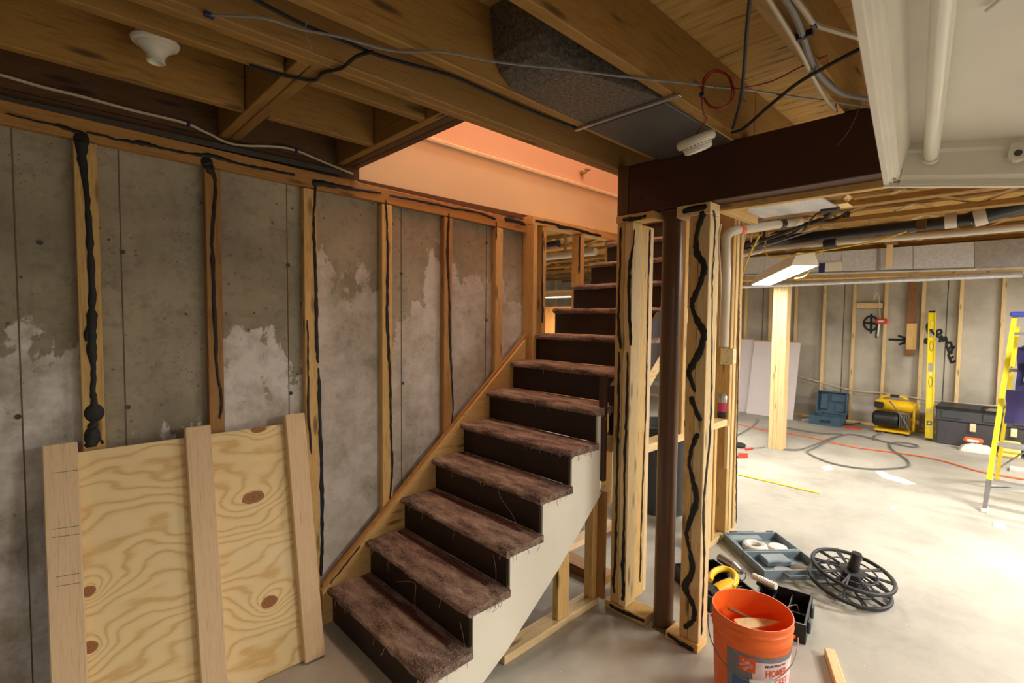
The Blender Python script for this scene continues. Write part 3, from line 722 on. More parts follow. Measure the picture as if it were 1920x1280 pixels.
for (kx, ky, ka, kb) in knots:
    dx = t.math('MULTIPLY', t.math('SUBTRACT', sep.outputs[0], kx), 1/ka); dy = t.math('MULTIPLY', t.math('SUBTRACT', sep.outputs[1], ky), 1/kb)
    r2 = t.math('ADD', t.math('MULTIPLY', dx, dx), t.math('MULTIPLY', dy, dy))
    g = t.math('DIVIDE', 26., t.math('MULTIPLY_ADD', r2, .30, 1.)); field = t.math('ADD', field, g)
    rr = t.math('ADD', t.math('SQRT', r2), t.math('MULTIPLY', t.math('SUBTRACT', t.noise(v, 24, 3), .5), .5))
    k1 = t.ramp(rr, [(.76, 1.), (.88, 0.)]); kn = k1 if kn is None else t.math('MAXIMUM', kn, k1)
    k2 = t.ramp(t.math('SINE', t.math('MULTIPLY', rr, 18.)), [(.2, 0.), (1., .5)]); k2 = t.math('MULTIPLY', k2, k1); ring = k2 if ring is None else t.math('MAXIMUM', ring, k2)
band = t.math('SINE', field)
fine = t.noise(t.coord((3, 60, 3)), 4, 4)
bd = t.math('MULTIPLY_ADD', fine, .8, t.math('MULTIPLY', band, .5))
c = t.ramp(bd, [(.1, lin(244, 218, 164)), (.66, lin(240, 210, 152)), (.95, lin(222, 184, 118))])
c = t.mix(t.ramp(t.noise(v, 3, 4), [(.55, 0.), (.75, .35)]), c, lin(250, 236, 198))
c = t.mix(kn, c, lin(166, 108, 58)); c = t.mix(ring, c, lin(86, 50, 26))
t.bump(bd, .15, .002); MATS['plywood_knotty'] = t.done(c, .6)
ps = thing('plywood_sheet', 'knotty yellow plywood sheet with three battens leaning against the concrete wall', 'plywood', (.45, 2.166, 0))
LX0, LX1 = .012, .90
MB().cbox(LX0, LX1, 0, 1.050, -.019, 0, .002).build('sheet', 'plywood_knotty', ps, M=MP)
for x0, x1 in ((.005, .098), (.425, .515), (.815, .903)):
    m = MB().cbox(-.545, .545, -(x1-x0)/2, (x1-x0)/2, 0, .036, .003)
    m.build('batten', 'board_pink', ps, M=MP @ Matrix.Translation(((x0+x1)/2, .545, .0005)) @ Matrix.Rotation(math.pi/2, 4, 'Z'))
for (pxs) in ([(98, 886), (145, 880)], [(97, 990), (147, 983)], [(98, 1005), (148, 998)], [(104, 1078), (150, 1070)], [(104, 1095), (150, 1088)]):
    q = []
    for u, v_ in pxs:
        x, y = ply_uv(u, v_); q.append(MP @ Vector((x, y, .0368)))
    MB().tube(q, .0008, 4).build('pencil_mark', 'smudge', ps)

# ================================================================ CEILING ITEMS
# porcelain lamp holder
c0 = Vector((.300, 1.962, 2.405))
lh = thing('lamp_holder', 'white porcelain keyless lamp holder between dark joists', 'lamp holder', c0)
MB().lathe([(.063, 0), (.066, -.006), (.062, -.014), (.052, -.018), (.050, -.022), (.040, -.030), (.027, -.045), (.024, -.060), (.026, -.068), (.022, -.070), (.019, -.066), (.018, -.03), (.001, -.03)], 32, Matrix.Translation(c0)).build('body', 'porcelain', lh, True)
MB().lathe([(.050, 0.0), (.050, .13)], 8, Matrix.Translation(c0)).build('octagon_box', 'galvanized', lh)
for s_ in (-1, 1): MB().cyl(c0+Vector((s_*.045, 0, -.017)), c0+Vector((s_*.045, 0, -.022)), .004, n=8).build('screw', 'steel', lh)
# smoke detector dangling from its wires
c0 = atd(1306, 268, 1.66); tilt = Matrix.Rotation(math.radians(-21), 4, Vector(fw)) @ Matrix.Rotation(math.radians(8), 4, Vector(rt))
MSD = Matrix.Translation(c0) @ tilt
sd = thing('smoke_detector', 'round white smoke detector dangling from red wires below the beam', 'smoke detector', c0)
MB().lathe([(.001, .022), (.058, .022), (.063, .016), (.063, .004), (.058, -.006), (.046, -.010), (.045, -.014), (.047, -.015), (.044, -.026), (.030, -.030), (.001, -.031)], 36, MSD).build('body', 'porcelain', sd, True)
for k in range(28):
    a = 2*math.pi*k/28; d = Vector((math.cos(a), math.sin(a), 0)); tg = Vector((-math.sin(a), math.cos(a), 0))
    q = [d*.0515+tg*.0035+Vector((0, 0, -.0080)), d*.0515-tg*.0035+Vector((0, 0, -.0080)), d*.0570-tg*.0035+Vector((0, 0, -.0062)), d*.0570+tg*.0035+Vector((0, 0, -.0062))]
    MB().hexa([MSD @ (x+Vector((0, 0, -.001))) for x in q]+[MSD @ (x+Vector((0, 0, .001))) for x in q]).build('vent_slot', 'ink_black', sd)

# duct boot and sheet-metal panning between the joists
db = thing('duct_boot', 'dark grey curved metal duct boot between ceiling joists', 'duct', (1.35, 1.08, 2.3))
m = MB(); prof = [(1.085, 2.533), (1.095, 2.44), (1.105, 2.38), (1.13, 2.34), (1.17, 2.315), (1.23, 2.303), (1.32, 2.300), (1.59, 2.300)]
def boot_y(x): return 1.03 - .12*max(0, (x-1.10))/.49
nb = len(prof)
for x, z in prof: m.v += [(x, 1.243, z), (x, boot_y(x), z), (x, boot_y(x)-.004, 2.533), (x, 1.243, 2.533)]
for i in range(nb-1):
    a, b_ = i*4, (i+1)*4
    for j in range(3): m.f.append((a+j, a+j+1, b_+j+1, b_+j))
m.build('boot', 'boot_metal', db)
MB().cbox(1.586, 1.602, .845, 1.30, 2.289, 2.2995, .001).build('drive_cleat', 'aluminium', db)
pan = MB().cbox(1.604, 2.155, .905, 1.243, 2.2865, 2.2985, .002).build('panning_sheet', 'sheet_dark')
tag(pan, 'flat dark grey sheet-metal panning closing the joist bay beside the beam', 'duct panel')

# strip light hanging over the viewer's right: pose from its vanishing point
exv = Vector(ray(1735, 680)).normalized()
def best_ey():
    # a direction across the fixture, square to its length, running level in the picture through the far corner
    lo_, hi_ = 1700, 60000
    f = lambda u: Vector(ray(u, 352)).dot(exv)
    us = np.linspace(-60000, -200, 4000); vals = [abs(f(u)) for u in us]; u = us[int(np.argmin(vals))]
    return -Vector(ray(u, 352)).normalized()
eyv = best_ey(); ezv = exv.cross(eyv)
if ezv.z < 0: ezv = -ezv
P0 = atd(1657, 348, 1.42)
MF = Matrix(((exv.x, eyv.x, ezv.x, P0.x), (exv.y, eyv.y, ezv.y, P0.y), (exv.z, eyv.z, ezv.z, P0.z), (0, 0, 0, 1)))
# local: x = 0 at far end, negative towards the viewer; y across; z up
sf = thing('strip_light', 'white enamel fluorescent strip light hung open above, one tube fitted', 'light fixture', P0)
LF, WF, HF = 1.24, .60, .10
def fx(name, mb, mat, smooth=False, parent=sf): return mb.build(name, mat, parent, smooth, M=MF)
m = MB()
m.prism([(0, 0), (.012, 0), (.012, .006), (.020, .006), (.020, .012), (.028, .012), (.028, .016), (.034, .016), (.036, .05), (.042, .09), (.042, HF), (.036, HF), (.0, .10)], 'X', -LF, 0); fx('side_rail', m, 'white_enamel')
m = MB(); m.prism([(WF-a, b_) for a, b_ in [(0, 0), (.012, 0), (.012, .006), (.020, .006), (.020, .012), (.028, .012), (.028, .016), (.034, .016), (.036, .05), (.042, .09), (.042, HF), (.036, HF), (.0, .10)]], 'X', -LF, 0); fx('side_rail', m, 'white_enamel')
fx('reflector', MB().box(-LF, -.05, .034, WF-.034, HF, HF+.006), 'reflector')
m = MB(); m.prism([(0, 0), (-.012, 0), (-.014, .012), (-.03, .020), (-.044, .075), (-.052, .082), (-.054, HF), (0, HF)], 'Y', .036, WF-.036); fx('end_plate', m, 'white_enamel')
m = MB(); m.prism([(-LF, 0), (-LF+.012, 0), (-LF+.05, HF), (-LF, HF)], 'Y', .036, WF-.036); fx('end_plate', m, 'white_enamel')
fx('rim_lip', MB().cbox(-.006, .012, 0, WF, -.004, .006, .001), 'white_enamel')
def tube_y(u, v, z):
    o = Vector(C0); d = Vector(ray(u, v)); q = MF.inverted(); o2 = q @ o; d2 = q.to_3x3() @ d; t_ = (z-o2.z)/d2.z; return o2+d2*t_
ty = tube_y(1749, 150, .062).y
tb = fx('fluorescent_tube', MB().cyl((-LF+.06, ty, .062), (-.065, ty, .062), .0165, n=20), 'tube_glass', True)
fx('end_cap', MB().cyl((-.066, ty, .062), (-.052, ty, .062), .0168, n=20), 'steel', True, tb)
for yy in (ty, ty+.165):
    if yy+.02 < WF-.03:
        m = MB(); m.prism([(yy-.017, .05), (yy+.017, .05), (yy+.017, .085), (yy-.017, .085)], 'X', -.062, -.044); m.cyl((-.064, yy, .060), (-.044, yy, .060), .018, n=16); h = fx('tube_socket', m, 'white_enamel')
        fx('contact', MB().cyl((-.0655, yy, .060), (-.063, yy, .060), .008, n=10), 'smudge', False, h)
p = Vector((-.008, .018, -.0045)); fx('rivet', MB().cyl((-.03, .022, .0125), (-.03, .022, .008), .005, n=10), 'knob_brass')
for x in (-.25, -1.0):
    for y in (.12, .48):
        a = MF @ Vector((x, y, HF)); MB().cyl(a, (a.x, a.y, 2.299 if .86 < a.y < .9 or True else 2.3), .0018, n=6).build('hanging_wire', 'steel', sf)
scr = thing('thin_rod', 'thin pale rod resting inside the white strip light', 'rod', MF @ Vector((-.9, .30, HF)))
a, b_ = tube_y(1850, 20, HF-.006), tube_y(1890, -12, HF-.006); MB().cyl(MF @ a, MF @ b_, .003, n=8).build('rod', 'white_plastic', scr)

# cables along the joists
ZC = 2.294
def zc(pix, z=ZC): return [at(u, v, Z=z) for u, v in pix]
cw = cable('cable', [at(u, v, Y=2.425) for u, v in [(-60, 128), (0, 140), (80, 163), (150, 180), (250, 207), (345, 230), (390, 250), (440, 271), (520, 275), (560, 284), (610, 305), (662, 326)]], .0055, 'cable_white', 'white cable stapled along the top of the foundation wall')
for u, v in ((353, 232), (555, 282)):
    p = at(u, v, Y=2.425); MB().cbox(p.x-.006, p.x+.006, 2.416, 2.434, p.z-.010, p.z+.010).build('staple', 'staple_blue', cw)
cg = cable('cable', zc([(392, 28), (470, 31), (510, 38), (560, 54), (640, 70), (740, 96), (830, 97), (930, 116), (1060, 130), (1180, 145), (1280, 155), (1340, 163)], 2.293), .0038, 'cable_grey', 'grey cable running diagonally under the joists to the coiled red wire')
p = at(392, 28, Z=2.294); MB().cbox(p.x-.012, p.x+.012, p.y-.008, p.y+.008, p.z-.006, p.z+.005).build('staple', 'staple_blue', cg)
cable('cable', zc([(1340, 163), (1400, 168), (1480, 180), (1560, 190), (1600, 197), (1640, 203)], 2.285), .0038, 'cable_grey', 'grey cable continuing past the red coil beside the white strip light')
cable('cable', [at(u, v, Z=2.302) for u, v in [(470, -5), (560, 42), (640, 75), (700, 100), (760, 118), (840, 140), (900, 165), (960, 192), (1040, 225), (1092, 243)]], .006, 'cable_black', 'thick black cable clipped along the stair trimmer')
cable('cable', zc([(468, 122), (520, 138), (560, 147), (590, 150), (606, 136), (640, 128), (668, 106), (700, 97)], 2.292), .0055, 'cable_black', 'short black cable looping under the doubled header')
MB_n = cable('binding_wire', zc([(576, 40), (572, 58), (580, 80), (584, 95)], 2.293), .0012, 'steel', 'thin wire tie hanging beside the grey ceiling cable', 'wire')
ZD = 2.33
cable('cable', zc([(1407, -10), (1400, 60), (1395, 130), (1388, 190), (1374, 240)], 2.27), .0055, 'cable_black', 'black cable dropping across the plywood ceiling to the beam')
cable('cable', zc([(1372, 249), (1395, 240), (1435, 205), (1490, 160), (1540, 130), (1600, 98), (1660, 70)], 2.275), .006, 'cable_black', 'black cable slanting from the beam towards the strip light')
cable('cable', zc([(1436, -10), (1470, 45), (1500, 95), (1522, 140), (1545, 180), (1566, 207)], 2.285), .0062, 'cable_white', 'white cable crossing the plywood ceiling down to the beam')
cgt = cable('conduit', zc([(1468, -10), (1492, 30), (1505, 65), (1520, 110), (1540, 145), (1572, 172), (1606, 182), (1660, 186)], 2.29), .0085, 'cable_grey', 'thick grey flexible conduit clipped beside the white cable', 'conduit')
p = at(1508, 66, Z=2.29); MB().cbox(p.x-.008, p.x+.008, p.y-.02, p.y+.02, p.z-.009, p.z+.009).build('clip', 'black_plastic', cgt)
cw2 = cable('cable', zc([(1486, -10), (1510, 22), (1527, 45), (1555, 55), (1600, 68), (1660, 84)], 2.288), .007, 'cable_white', 'white cable with a blue staple behind the strip light')
p = at(1527, 46, Z=2.288); MB().cbox(p.x-.012, p.x+.012, p.y-.006, p.y+.006, p.z-.008, p.z+.008).build('staple', 'staple_blue', cw2)
# coil of red wire
cc_ = atd(1345, 168, 1.60); pts = []
for a in np.linspace(0, 2*math.pi*2.4, 44):
    r_ = .052+.006*math.sin(a*1.7); pts.append(cc_ + Vector(rt)*(r_*math.cos(a)*.95) + Vector(up)*(r_*math.sin(a)*1.15) + Vector(fw)*(.006*math.sin(a*.8)))
rc = MB().tube(pts, .0022, 5).build('red_wire', 'cable_red', smooth=True); tag(rc, 'loose coil of thin red wire hanging below the joist', 'wire')
cable('tail', [pts[-1], atd(1316, 190, 1.6), atd(1320, 215, 1.62), atd(1324, 224, 1.63), MSD @ Vector((0, 0, .022))], .0022, 'cable_red', parent=rc)
cable('tail', [pts[0], atd(1440, 155, 1.62), atd(1500, 126, 1.63), at(1550, 104, Z=2.275)], .0022, 'cable_red', parent=rc)
cable('tail', [at(1550, 104, Z=2.275), atd(1558, 150, 1.66), at(1570, 210, Z=2.29)], .0022, 'cable_red', parent=rc)
p = atd(1316, 177, 1.59); MB().cbox(p.x-.006, p.x+.006, p.y-.006, p.y+.006, p.z-.008, p.z+.008).build('wire_tie', 'staple_blue', rc)
cable('antenna_wire', [at(1610, 206, X=2.15), at(1592, 245, X=2.15), at(1570, 272, X=2.15)], .0009, 'cable_grey', 'hair-thin wire dangling in front of the dark beam', 'wire')

# ================================================================ FAR BAY: DUCT, PIPES, LIGHT
def along(pix, X): return [at(u, v, X=X) for u, v in pix]
dk = thing('main_duct', 'long galvanized rectangular duct along the top of the far wall', 'duct', (6.4, 1, 2.0))
def qbar(name, X, dx, pt, pb, mat, parent, smooth=False):
    # bar of rectangular section whose near face is given by top/bottom pixel edges at both ends
    a, b_ = at(*pt[0], X=X), at(*pt[1], X=X); c_, d_ = at(*pb[0], X=X), at(*pb[1], X=X)
    D = Vector((dx, 0, 0)); return MB().hexa([c_, d_, d_+D, c_+D, a, b_, b_+D, a+D]).build(name, mat, parent, smooth)
def dline(u, top): 
    return (480-.069*(u-1440)) if top else (512-.030*(u-1440))
edges = [1380, 1482, 1578, 1650, 1712, 1827, 1990]
for a, b_ in zip(edges[:-1], edges[1:]):
    mt = 'foil' if a == 1827 else 'galvanized'
    qbar('duct_section', 6.25, .42, [(a+.5, dline(a, 1)), (b_-.5, dline(b_, 1))], [(a+.5, dline(a, 0)), (b_-.5, dline(b_, 0))], mt, dk)
qbar('drive_cleat', 6.24, .009, [(1644, 466), (1648, 466)], [(1644, 507), (1648, 507)], 'aluminium', dk)
qbar('white_label', 6.243, .006, [(1548, 492), (1579, 490)], [(1546, 509), (1579, 508)], 'white_plastic', dk)
qbar('blue_tape', 6.241, .008, [(1535, 494), (1547, 493)], [(1535, 511), (1546, 511)], 'staple_blue', dk)
o = qbar('wood_cleat', 6.19, .038, [(1663, 452), (1674, 452)], [(1660, 502), (1671, 502)], 'board_pink', None); tag(o, 'short pink wooden hanger over the galvanized duct', 'wood block')
for v_ in o.data.vertices:
    if v_.co.z > 2.15: v_.co.z = 2.30
bx('nailing_block', 6.19, 6.40, o.data.vertices[4].co.y-.08, o.data.vertices[4].co.y+.02, 2.30, 2.499, 'joist_wood', o)
o = qbar('ledger_board', 6.27, .2, [(1380, 520), (1990, 503)], [(1380, 526), (1990, 509)], 'pine', None); tag(o, 'thin wooden ledger under the galvanized duct', 'board')
p0, p1 = at(1380, 537, X=6.235), at(1918, 514, X=6.235)
o = MB().tube([p0, p1], .028, 16).build('foil_pipe', 'foil', smooth=True); tag(o, 'shiny foil-wrapped pipe running below the duct on the far wall', 'pipe')
XP = 4.9
pa = thing('drain_pipe', 'black plastic drain pipe with grey couplings under the far ceiling', 'pipe', at(1700, 425, X=XP))
MB().tube(along([(1392, 462), (1440, 452), (1600, 436), (1760, 418), (1820, 410)], XP), .045, 16).build('pipe', 'abs_black', pa, True)
MB().tube(along([(1820, 412), (1860, 398), (1960, 372)], XP-.02), .06, 16).build('pipe', 'abs_black', pa, True)
MB().tube(along([(1772, 415), (1795, 412)], XP), .056, 16).build('coupling', 'pvc_white', pa, True)
MB().tube(along([(1826, 408), (1850, 402)], XP-.02), .068, 16).build('coupling', 'pvc_white', pa, True)
bx('hanger_strap', XP-.06, XP-.052, at(1730, 420, X=XP).y-.03, at(1730, 420, X=XP).y+.03, at(1730, 432, X=XP).z, 2.3, 'joist_dark', pa)
pw = thing('water_pipe', 'white plastic pipe running under the black drain pipe', 'pipe', at(1700, 445, X=4.7))
MB().tube(along([(1392, 478), (1440, 466), (1560, 455), (1680, 446), (1800, 437), (1960, 422)], 4.75), .024, 14).build('pipe', 'pvc_white', pw, True)
MB().tube(along([(1545, 458), (1568, 455)], 4.74), .040, 14).build('union', 'abs_black', pw, True)
# vent pipe with elbow beside the stud wall
vp = thing('vent_pipe', 'white vent pipe with an elbow turning into the stud bay', 'pipe', at(1358, 560, Y=1.36))
Yv = 1.52
pts = [at(1357, 650, X=3.30), at(1360, 560, X=3.30), at(1361, 480, X=3.30), at(1361, 452, X=3.30), at(1365, 440, X=3.32), at(1375, 433, X=3.36)] 
P_end = at(1500, 415, X=4.1)
MB().tube(smooth_path(pts+[pts[-1].lerp(P_end, .15)], 5), .030, 16).build('pipe', 'pvc_white', vp, True)
MB().tube([pts[-1].lerp(P_end, .1), P_end], .030, 16).build('pipe', 'pvc_white', vp, True)
MB().tube([pts[-1].lerp(P_end, .66), pts[-1].lerp(P_end, .73)], .0345, 16).build('coupling', 'abs_black', vp, True)
MB().tube([pts[-1].lerp(P_end, .08), pts[-1].lerp(P_end, .13)], .034, 16).build('coupling', 'cord_orange', vp, True)
# sheet panning and junction box
o = MB().box(3.02, 3.90, .91, 1.39, 2.288, 2.298).build('panning_sheet', 'galvanized'); tag(o, 'grey sheet-metal panning behind the brown beam', 'duct panel')
p = at(1557, 385, X=3.9); jb = thing('junction_box', 'small black junction box with cables on the ceiling framing', 'junction box', p)
MB().cbox(p.x-.04, p.x+.04, p.y-.05, p.y+.05, p.z-.04, p.z+.04).build('box', 'black_plastic', jb)
bx('mounting_block', p.x-.05, p.x+.06, p.y-.09, p.y+.09, p.z+.042, 2.299, 'pine_pale', jb)
for k, (mt, nm) in enumerate((('cable_black', 'bunched black cable sagging under the far pipes'), ('cable_grey', 'grey cable sagging beside the black bunch under the pipes'), ('cable_yellow', 'yellow cable draped over the white water pipe'),
                      ('cable_black', 'thin black cable looping down from the junction box'), ('cable_yellow', 'yellow cable rising beside the far strip light'))):
    pix = [[(1560, 390), (1545, 410), (1500, 425), (1460, 440), (1400, 460)], [(1565, 395), (1540, 425), (1500, 440), (1430, 462)], [(1440, 480), (1540, 470), (1640, 452), (1700, 434)], [(1552, 392), (1530, 402), (1515, 420), (1505, 432)], [(1490, 522), (1512, 515), (1530, 480), (1545, 466)]][k]
    P_ = along(pix, [4.0, 4.585, 4.6, 3.97, 5.2][k]); e_ = P_[0] if k != 4 else P_[-1]; top_ = Vector((e_.x, e_.y, 2.30)); P_ = [top_]+P_ if k != 4 else P_+[top_]; P_[0 if k != 4 else -1].z = 2.338
    cable('cable', P_, .012 if k == 0 else .006, mt, nm)
for k in range(7):
    x_ = 4.565+.012*k; u0_ = 1590-8*k; dv = 6*k
    P_ = [at(u0_-j*26, 398+dv*.35+j*9+6*math.sin(j*1.7+k), X=x_) for j in range(7)]
    P_ = [Vector((P_[0].x, P_[0].y, 2.338))]+P_+[Vector((P_[-1].x, P_[-1].y, 2.338))]
    if k in (2, 4): continue
    cable('cable', P_, (.011, .008, .01, .007, .009, .012, .008)[k], ('cable_black', 'cable_black', 'cable_grey', 'cable_white', 'cable_black', 'cable_black', 'cable_grey')[k],
          ('thick black cable draped nearest the junction box', 'slim black cable draped behind the thick one', '', 'white cable among the black bundle under the pipes', '', 'heaviest black cable draped over the drain pipe', 'grey cable furthest back in the bundle under the pipes')[k], group='cables draped under the far pipes')
for k, pix in enumerate(([(1388, 640), (1390, 520), (1392, 470), (1397, 440), (1394, 415), (1398, 398)], [(1352, 560), (1350, 500), (1347, 450), (1352, 420)], [(1384, 620), (1388, 540), (1400, 490), (1425, 440)])):
    cable('cable', [at(u, v, X=3.66) if k != 1 else at(u, v, X=3.15) for u, v in pix], .006, ('cable_white', 'cable_white', 'cable_yellow')[k], ('white cable stapled down the outer face of the end stud', 'white cable hanging beside the vent pipe', 'yellow cable slanting up from the end stud')[k])

# lit strip light of the far bay
fl = thing('strip_light', 'lit white strip light hanging tilted beside the yellow timber post', 'light fixture')
CA, CB, CF = atd(1485, 497, 4.2), atd(1534, 499, 4.2), atd(1395, 540, 6.1)
E1 = (CA+CB)/2; ax = (CF-CA).normalized(); side = (CB-CA); side = (side-ax*side.dot(ax)).normalized(); upv = ax.cross(side)
if upv.z < 0: upv = -upv
WH = abs((CB-CA).dot(side))/2
MFL = Matrix(((ax.x, side.x, upv.x, E1.x), (ax.y, side.y, upv.y, E1.y), (ax.z, side.z, upv.z, E1.z), (0, 0, 0, 1)))
fl.location = E1
LF2 = 1.55
m = MB(); m.prism([(-WH, 0), (-WH*.62, .11), (WH*.62, .11), (WH, 0), (WH-.012, 0), (WH*.55, .10), (-WH*.55, .10), (-WH+.012, 0)], 'X', .008, LF2-.008); m.build('housing', 'white_enamel', fl, M=MFL)
for x0 in (0, LF2-.007): MB().prism([(-WH, 0), (-WH*.62, .11), (WH*.62, .11), (WH, 0)], 'X', x0, x0+.007).build('end_plate', 'white_enamel', fl, M=MFL)
for y in (-.05, .05):
    MB().cyl((.03, y, .045), (LF2-.03, y, .045), .014, n=12).build('fluorescent_tube', 'tube_lit', fl, True, M=MFL)
for x in (.55, LF2-.15):
    a = MFL @ Vector((x, 0, .11)); MB().cyl(a, (a.x, a.y, 2.30), .002, n=5).build('hanging_chain', 'steel', fl)
la = area_lamp('strip_light_lamp', MFL @ Vector((LF2/2, 0, .012)), LF2-.05, WH*1.8, LAMP_FAR, COOL, -upv)
la.matrix_world = MFL @ Matrix.Translation((LF2/2, 0, .012))
if (la.matrix_world.to_3x3() @ Vector((0, 0, -1))).z > 0: la.matrix_world = la.matrix_world @ Matrix.Rotation(math.pi, 4, 'X')
# other strip lights of the basement; the one behind the viewer is added fill
def shop_light(x, y, z, alongx, power, label, col_=COOL):
    t_ = thing('strip_light', label, 'light fixture', (x, y, z)); L = 1.22
    M_ = Matrix.Translation((x, y, z)) @ (Matrix() if alongx else Matrix.Rotation(math.pi/2, 4, 'Z'))
    m = MB(); m.prism([(-.15, 0), (-.06, .05), (-.05, .09), (.05, .09), (.06, .05), (.15, 0), (.14, 0), (.05, .044), (-.05, .044), (-.14, 0)], 'X', -L/2, L/2); m.build('housing', 'white_enamel', t_, M=M_)
    for yy in (-.035, .035): MB().cyl((-L/2+.03, yy, .025), (L/2-.03, yy, .025), .013, n=12).build('fluorescent_tube', 'tube_lit', t_, True, M=M_)
    for xx in (-.4, .4):
        a = M_ @ Vector((xx, 0, .09)); MB().cyl(a, (a.x, a.y, 2.30), .002, n=5).build('hanging_chain', 'steel', t_)
    area_lamp('strip_light_lamp', (x, y, z+.005), L if alongx else .26, .26 if alongx else L, power, col_)
shop_light(4.6, -1.1, 2.20, False, LAMP_RIGHT, 'lit strip light over the open floor right of the ladder')
shop_light(7.045, -1.6, 2.20, False, LAMP_RIGHT, 'lit strip light near the far wall beyond the ladder')
shop_light(2.9, -2.61, 2.18, True, LAMP_RIGHT*1.22, 'lit strip light along the right-hand wall')
shop_light(-.9, -2.80, 2.18, True, FILL_BACK, 'dim fill strip light added unseen behind the viewer')
shop_light(5.215, 4.35, 1.82, False, LAMP_SIDE, 'lit strip light in the bay behind the stairs')

# ================================================================ FAR BAY: THINGS ON THE FLOOR
# timber post
po = thing('timber_post', 'bright yellow built-up timber post standing on the open floor', 'post', (6.36, 2.0, 0))
bx('ply', 6.29, 6.43, 2.045, 2.088, 0, 1.955, 'pine_pale', po); bx('ply', 6.292, 6.43, 2.0, 2.043, 0, 1.955, 'pine_pale', po); bx('ply', 6.288, 6.43, 1.935, 1.998, 0, 1.955, 'pine_pale', po)
# drywall sheets leaning on the far studs
def leaning_sheet(name, xb, xt, y0, y1, h, mat, label, thick=.013):
    t_ = thing(name, label, 'drywall', (xb, (y0+y1)/2, 0)); a = Vector((xb, 0, 0)); b_ = Vector((xt, 0, h)); n_ = (b_-a).normalized(); q = Vector((n_.z, 0, -n_.x))
    o_ = q*thick
    MB().hexa([(a.x, y0, .002), (a.x, y1, .002), (a.x-o_.x, y1, .002-o_.z), (a.x-o_.x, y0, .002-o_.z), (b_.x, y0, b_.z), (b_.x, y1, b_.z), (b_.x-o_.x, y1, b_.z-o_.z), (b_.x-o_.x, y0, b_.z-o_.z)]).build('board', mat, t_)
    MB().hexa([(b_.x-.02, y0, b_.z+.001), (b_.x, y0, b_.z+.001), (b_.x, y1, b_.z+.001), (b_.x-.02, y1, b_.z+.001), (b_.x-.02, y0, b_.z+.02), (b_.x, y0, b_.z+.02), (b_.x, y1, b_.z+.02), (b_.x-.02, y1, b_.z+.02)]).build('paper_edge', 'drywall_edge', t_)
leaning_sheet('drywall_sheet', 8.36, 8.60, 2.43, 3.12, 1.18, 'drywall', 'white drywall sheet leaning behind the yellow timber post')
leaning_sheet('drywall_sheet', 8.42, 8.64, 3.13, 3.9, 1.20, 'drywall', 'white drywall sheet leaning left of a narrow gap beside another')

# spirit level standing against the wall
p = at(1741, 822, Z=0); LXm = p.x-.05
a, b_ = at(1742, 820, X=8.30), at(1748, 583, X=8.74); a.z = .002
lv = thing('spirit_level', 'long yellow spirit level standing upright against the far wall', 'spirit level', a)
M_, L_ = frame(a, b_, (-1, 0, 0)); w_ = .040
for y0, y1 in ((-w_, -w_+.012), (w_-.012, w_)): MB().cbox(-L_/2, L_/2, y0, y1, -.014, .014, .002).build('flange', 'level_yellow', lv, M=M_)
segs = [-.5, -.39, -.36, .02, .085, .29, .355, .5]
for k in range(0, 8, 2): MB().box(segs[k]*L_+.001, segs[k+1]*L_-.001, -w_+.012, w_-.012, -.004, .004).build('web', 'level_yellow', lv, M=M_)
for k in (-.06, .22): 
    pts = [(k*L_+math.cos(t_)*.07*(1 if abs(math.cos(t_)) > .3 else 1), math.sin(t_)*.018, 0) for t_ in np.linspace(0, 2*math.pi, 15)]
    MB().tube(pts, .006, 6, caps=False).build('hand_slot_rim', 'grey_dark', lv, M=M_)
for k in (-.375, .40, .0, -.28): MB().cyl((k*L_, 0, -.012), (k*L_, 0, .012), .014, n=14).build('vial', 'white_plastic', lv, M=M_)
for k in (-1, 1): MB().cbox(min(k*L_/2, k*L_/2-k*.022), max(k*L_/2, k*L_/2-k*.022), -w_+.004, w_-.004, -.016, .016).build('end_cap', 'black_plastic', lv, M=M_)

# teal tool case, lid open
ca = thing('tool_case', 'teal plastic tool case standing open against the far studs', 'tool case', (8.55, 2.0, 0))
y0, y1 = 1.79, 2.19; xf = 8.28
def tray(m, x0, x1, y0, y1, z0, z1, w=.015):
    m.box(x0, x1, y0, y1, z0, z0+w); m.box(x0, x0+w, y0, y1, z0+w, z1); m.box(x1-w, x1, y0, y1, z0+w, z1); m.box(x0+w, x1-w, y0, y0+w, z0+w, z1); m.box(x0+w, x1-w, y1-w, y1, z0+w, z1); return m
tray(MB(), xf, xf+.31, y0, y1, 0, .13).build('base', 'case_teal', ca)
ML = Matrix.Translation((xf+.31, 0, .135)) @ Matrix.Rotation(math.radians(-100), 4, 'Y') @ Matrix.Translation((0, 0, 0))
lid = tray(MB(), 0, .33, y0, y1, -.09, 0, .015).build('lid', 'case_teal', ca, M=Matrix.Translation((xf+.32, 0, .14)) @ Matrix.Rotation(math.radians(-82), 4, 'Y'))
for (a0, a1, b0, b1) in ((.03, .16, y0+.03, y0+.16), (.18, .30, y0+.03, y0+.22), (.05, .28, y0+.26, y0+.36)):
    MB().cbox(a0, a1, b0, b1, -.072, -.05, .006).build('molded_rib', 'case_teal', lid, M=Matrix.Translation((xf+.32, 0, .14)) @ Matrix.Rotation(math.radians(-82), 4, 'Y'))
MB().tube([(xf-.002, 1.93, .07), (xf-.03, 1.935, .07), (xf-.03, 2.035, .07), (xf-.002, 2.04, .07)], .011, 8).build('handle', 'black_plastic', ca, True)
MB().cbox(xf+.05, xf+.2, y0+.05, y1-.06, .016, .10, .02).build('molded_insert', 'grey_plastic', ca)

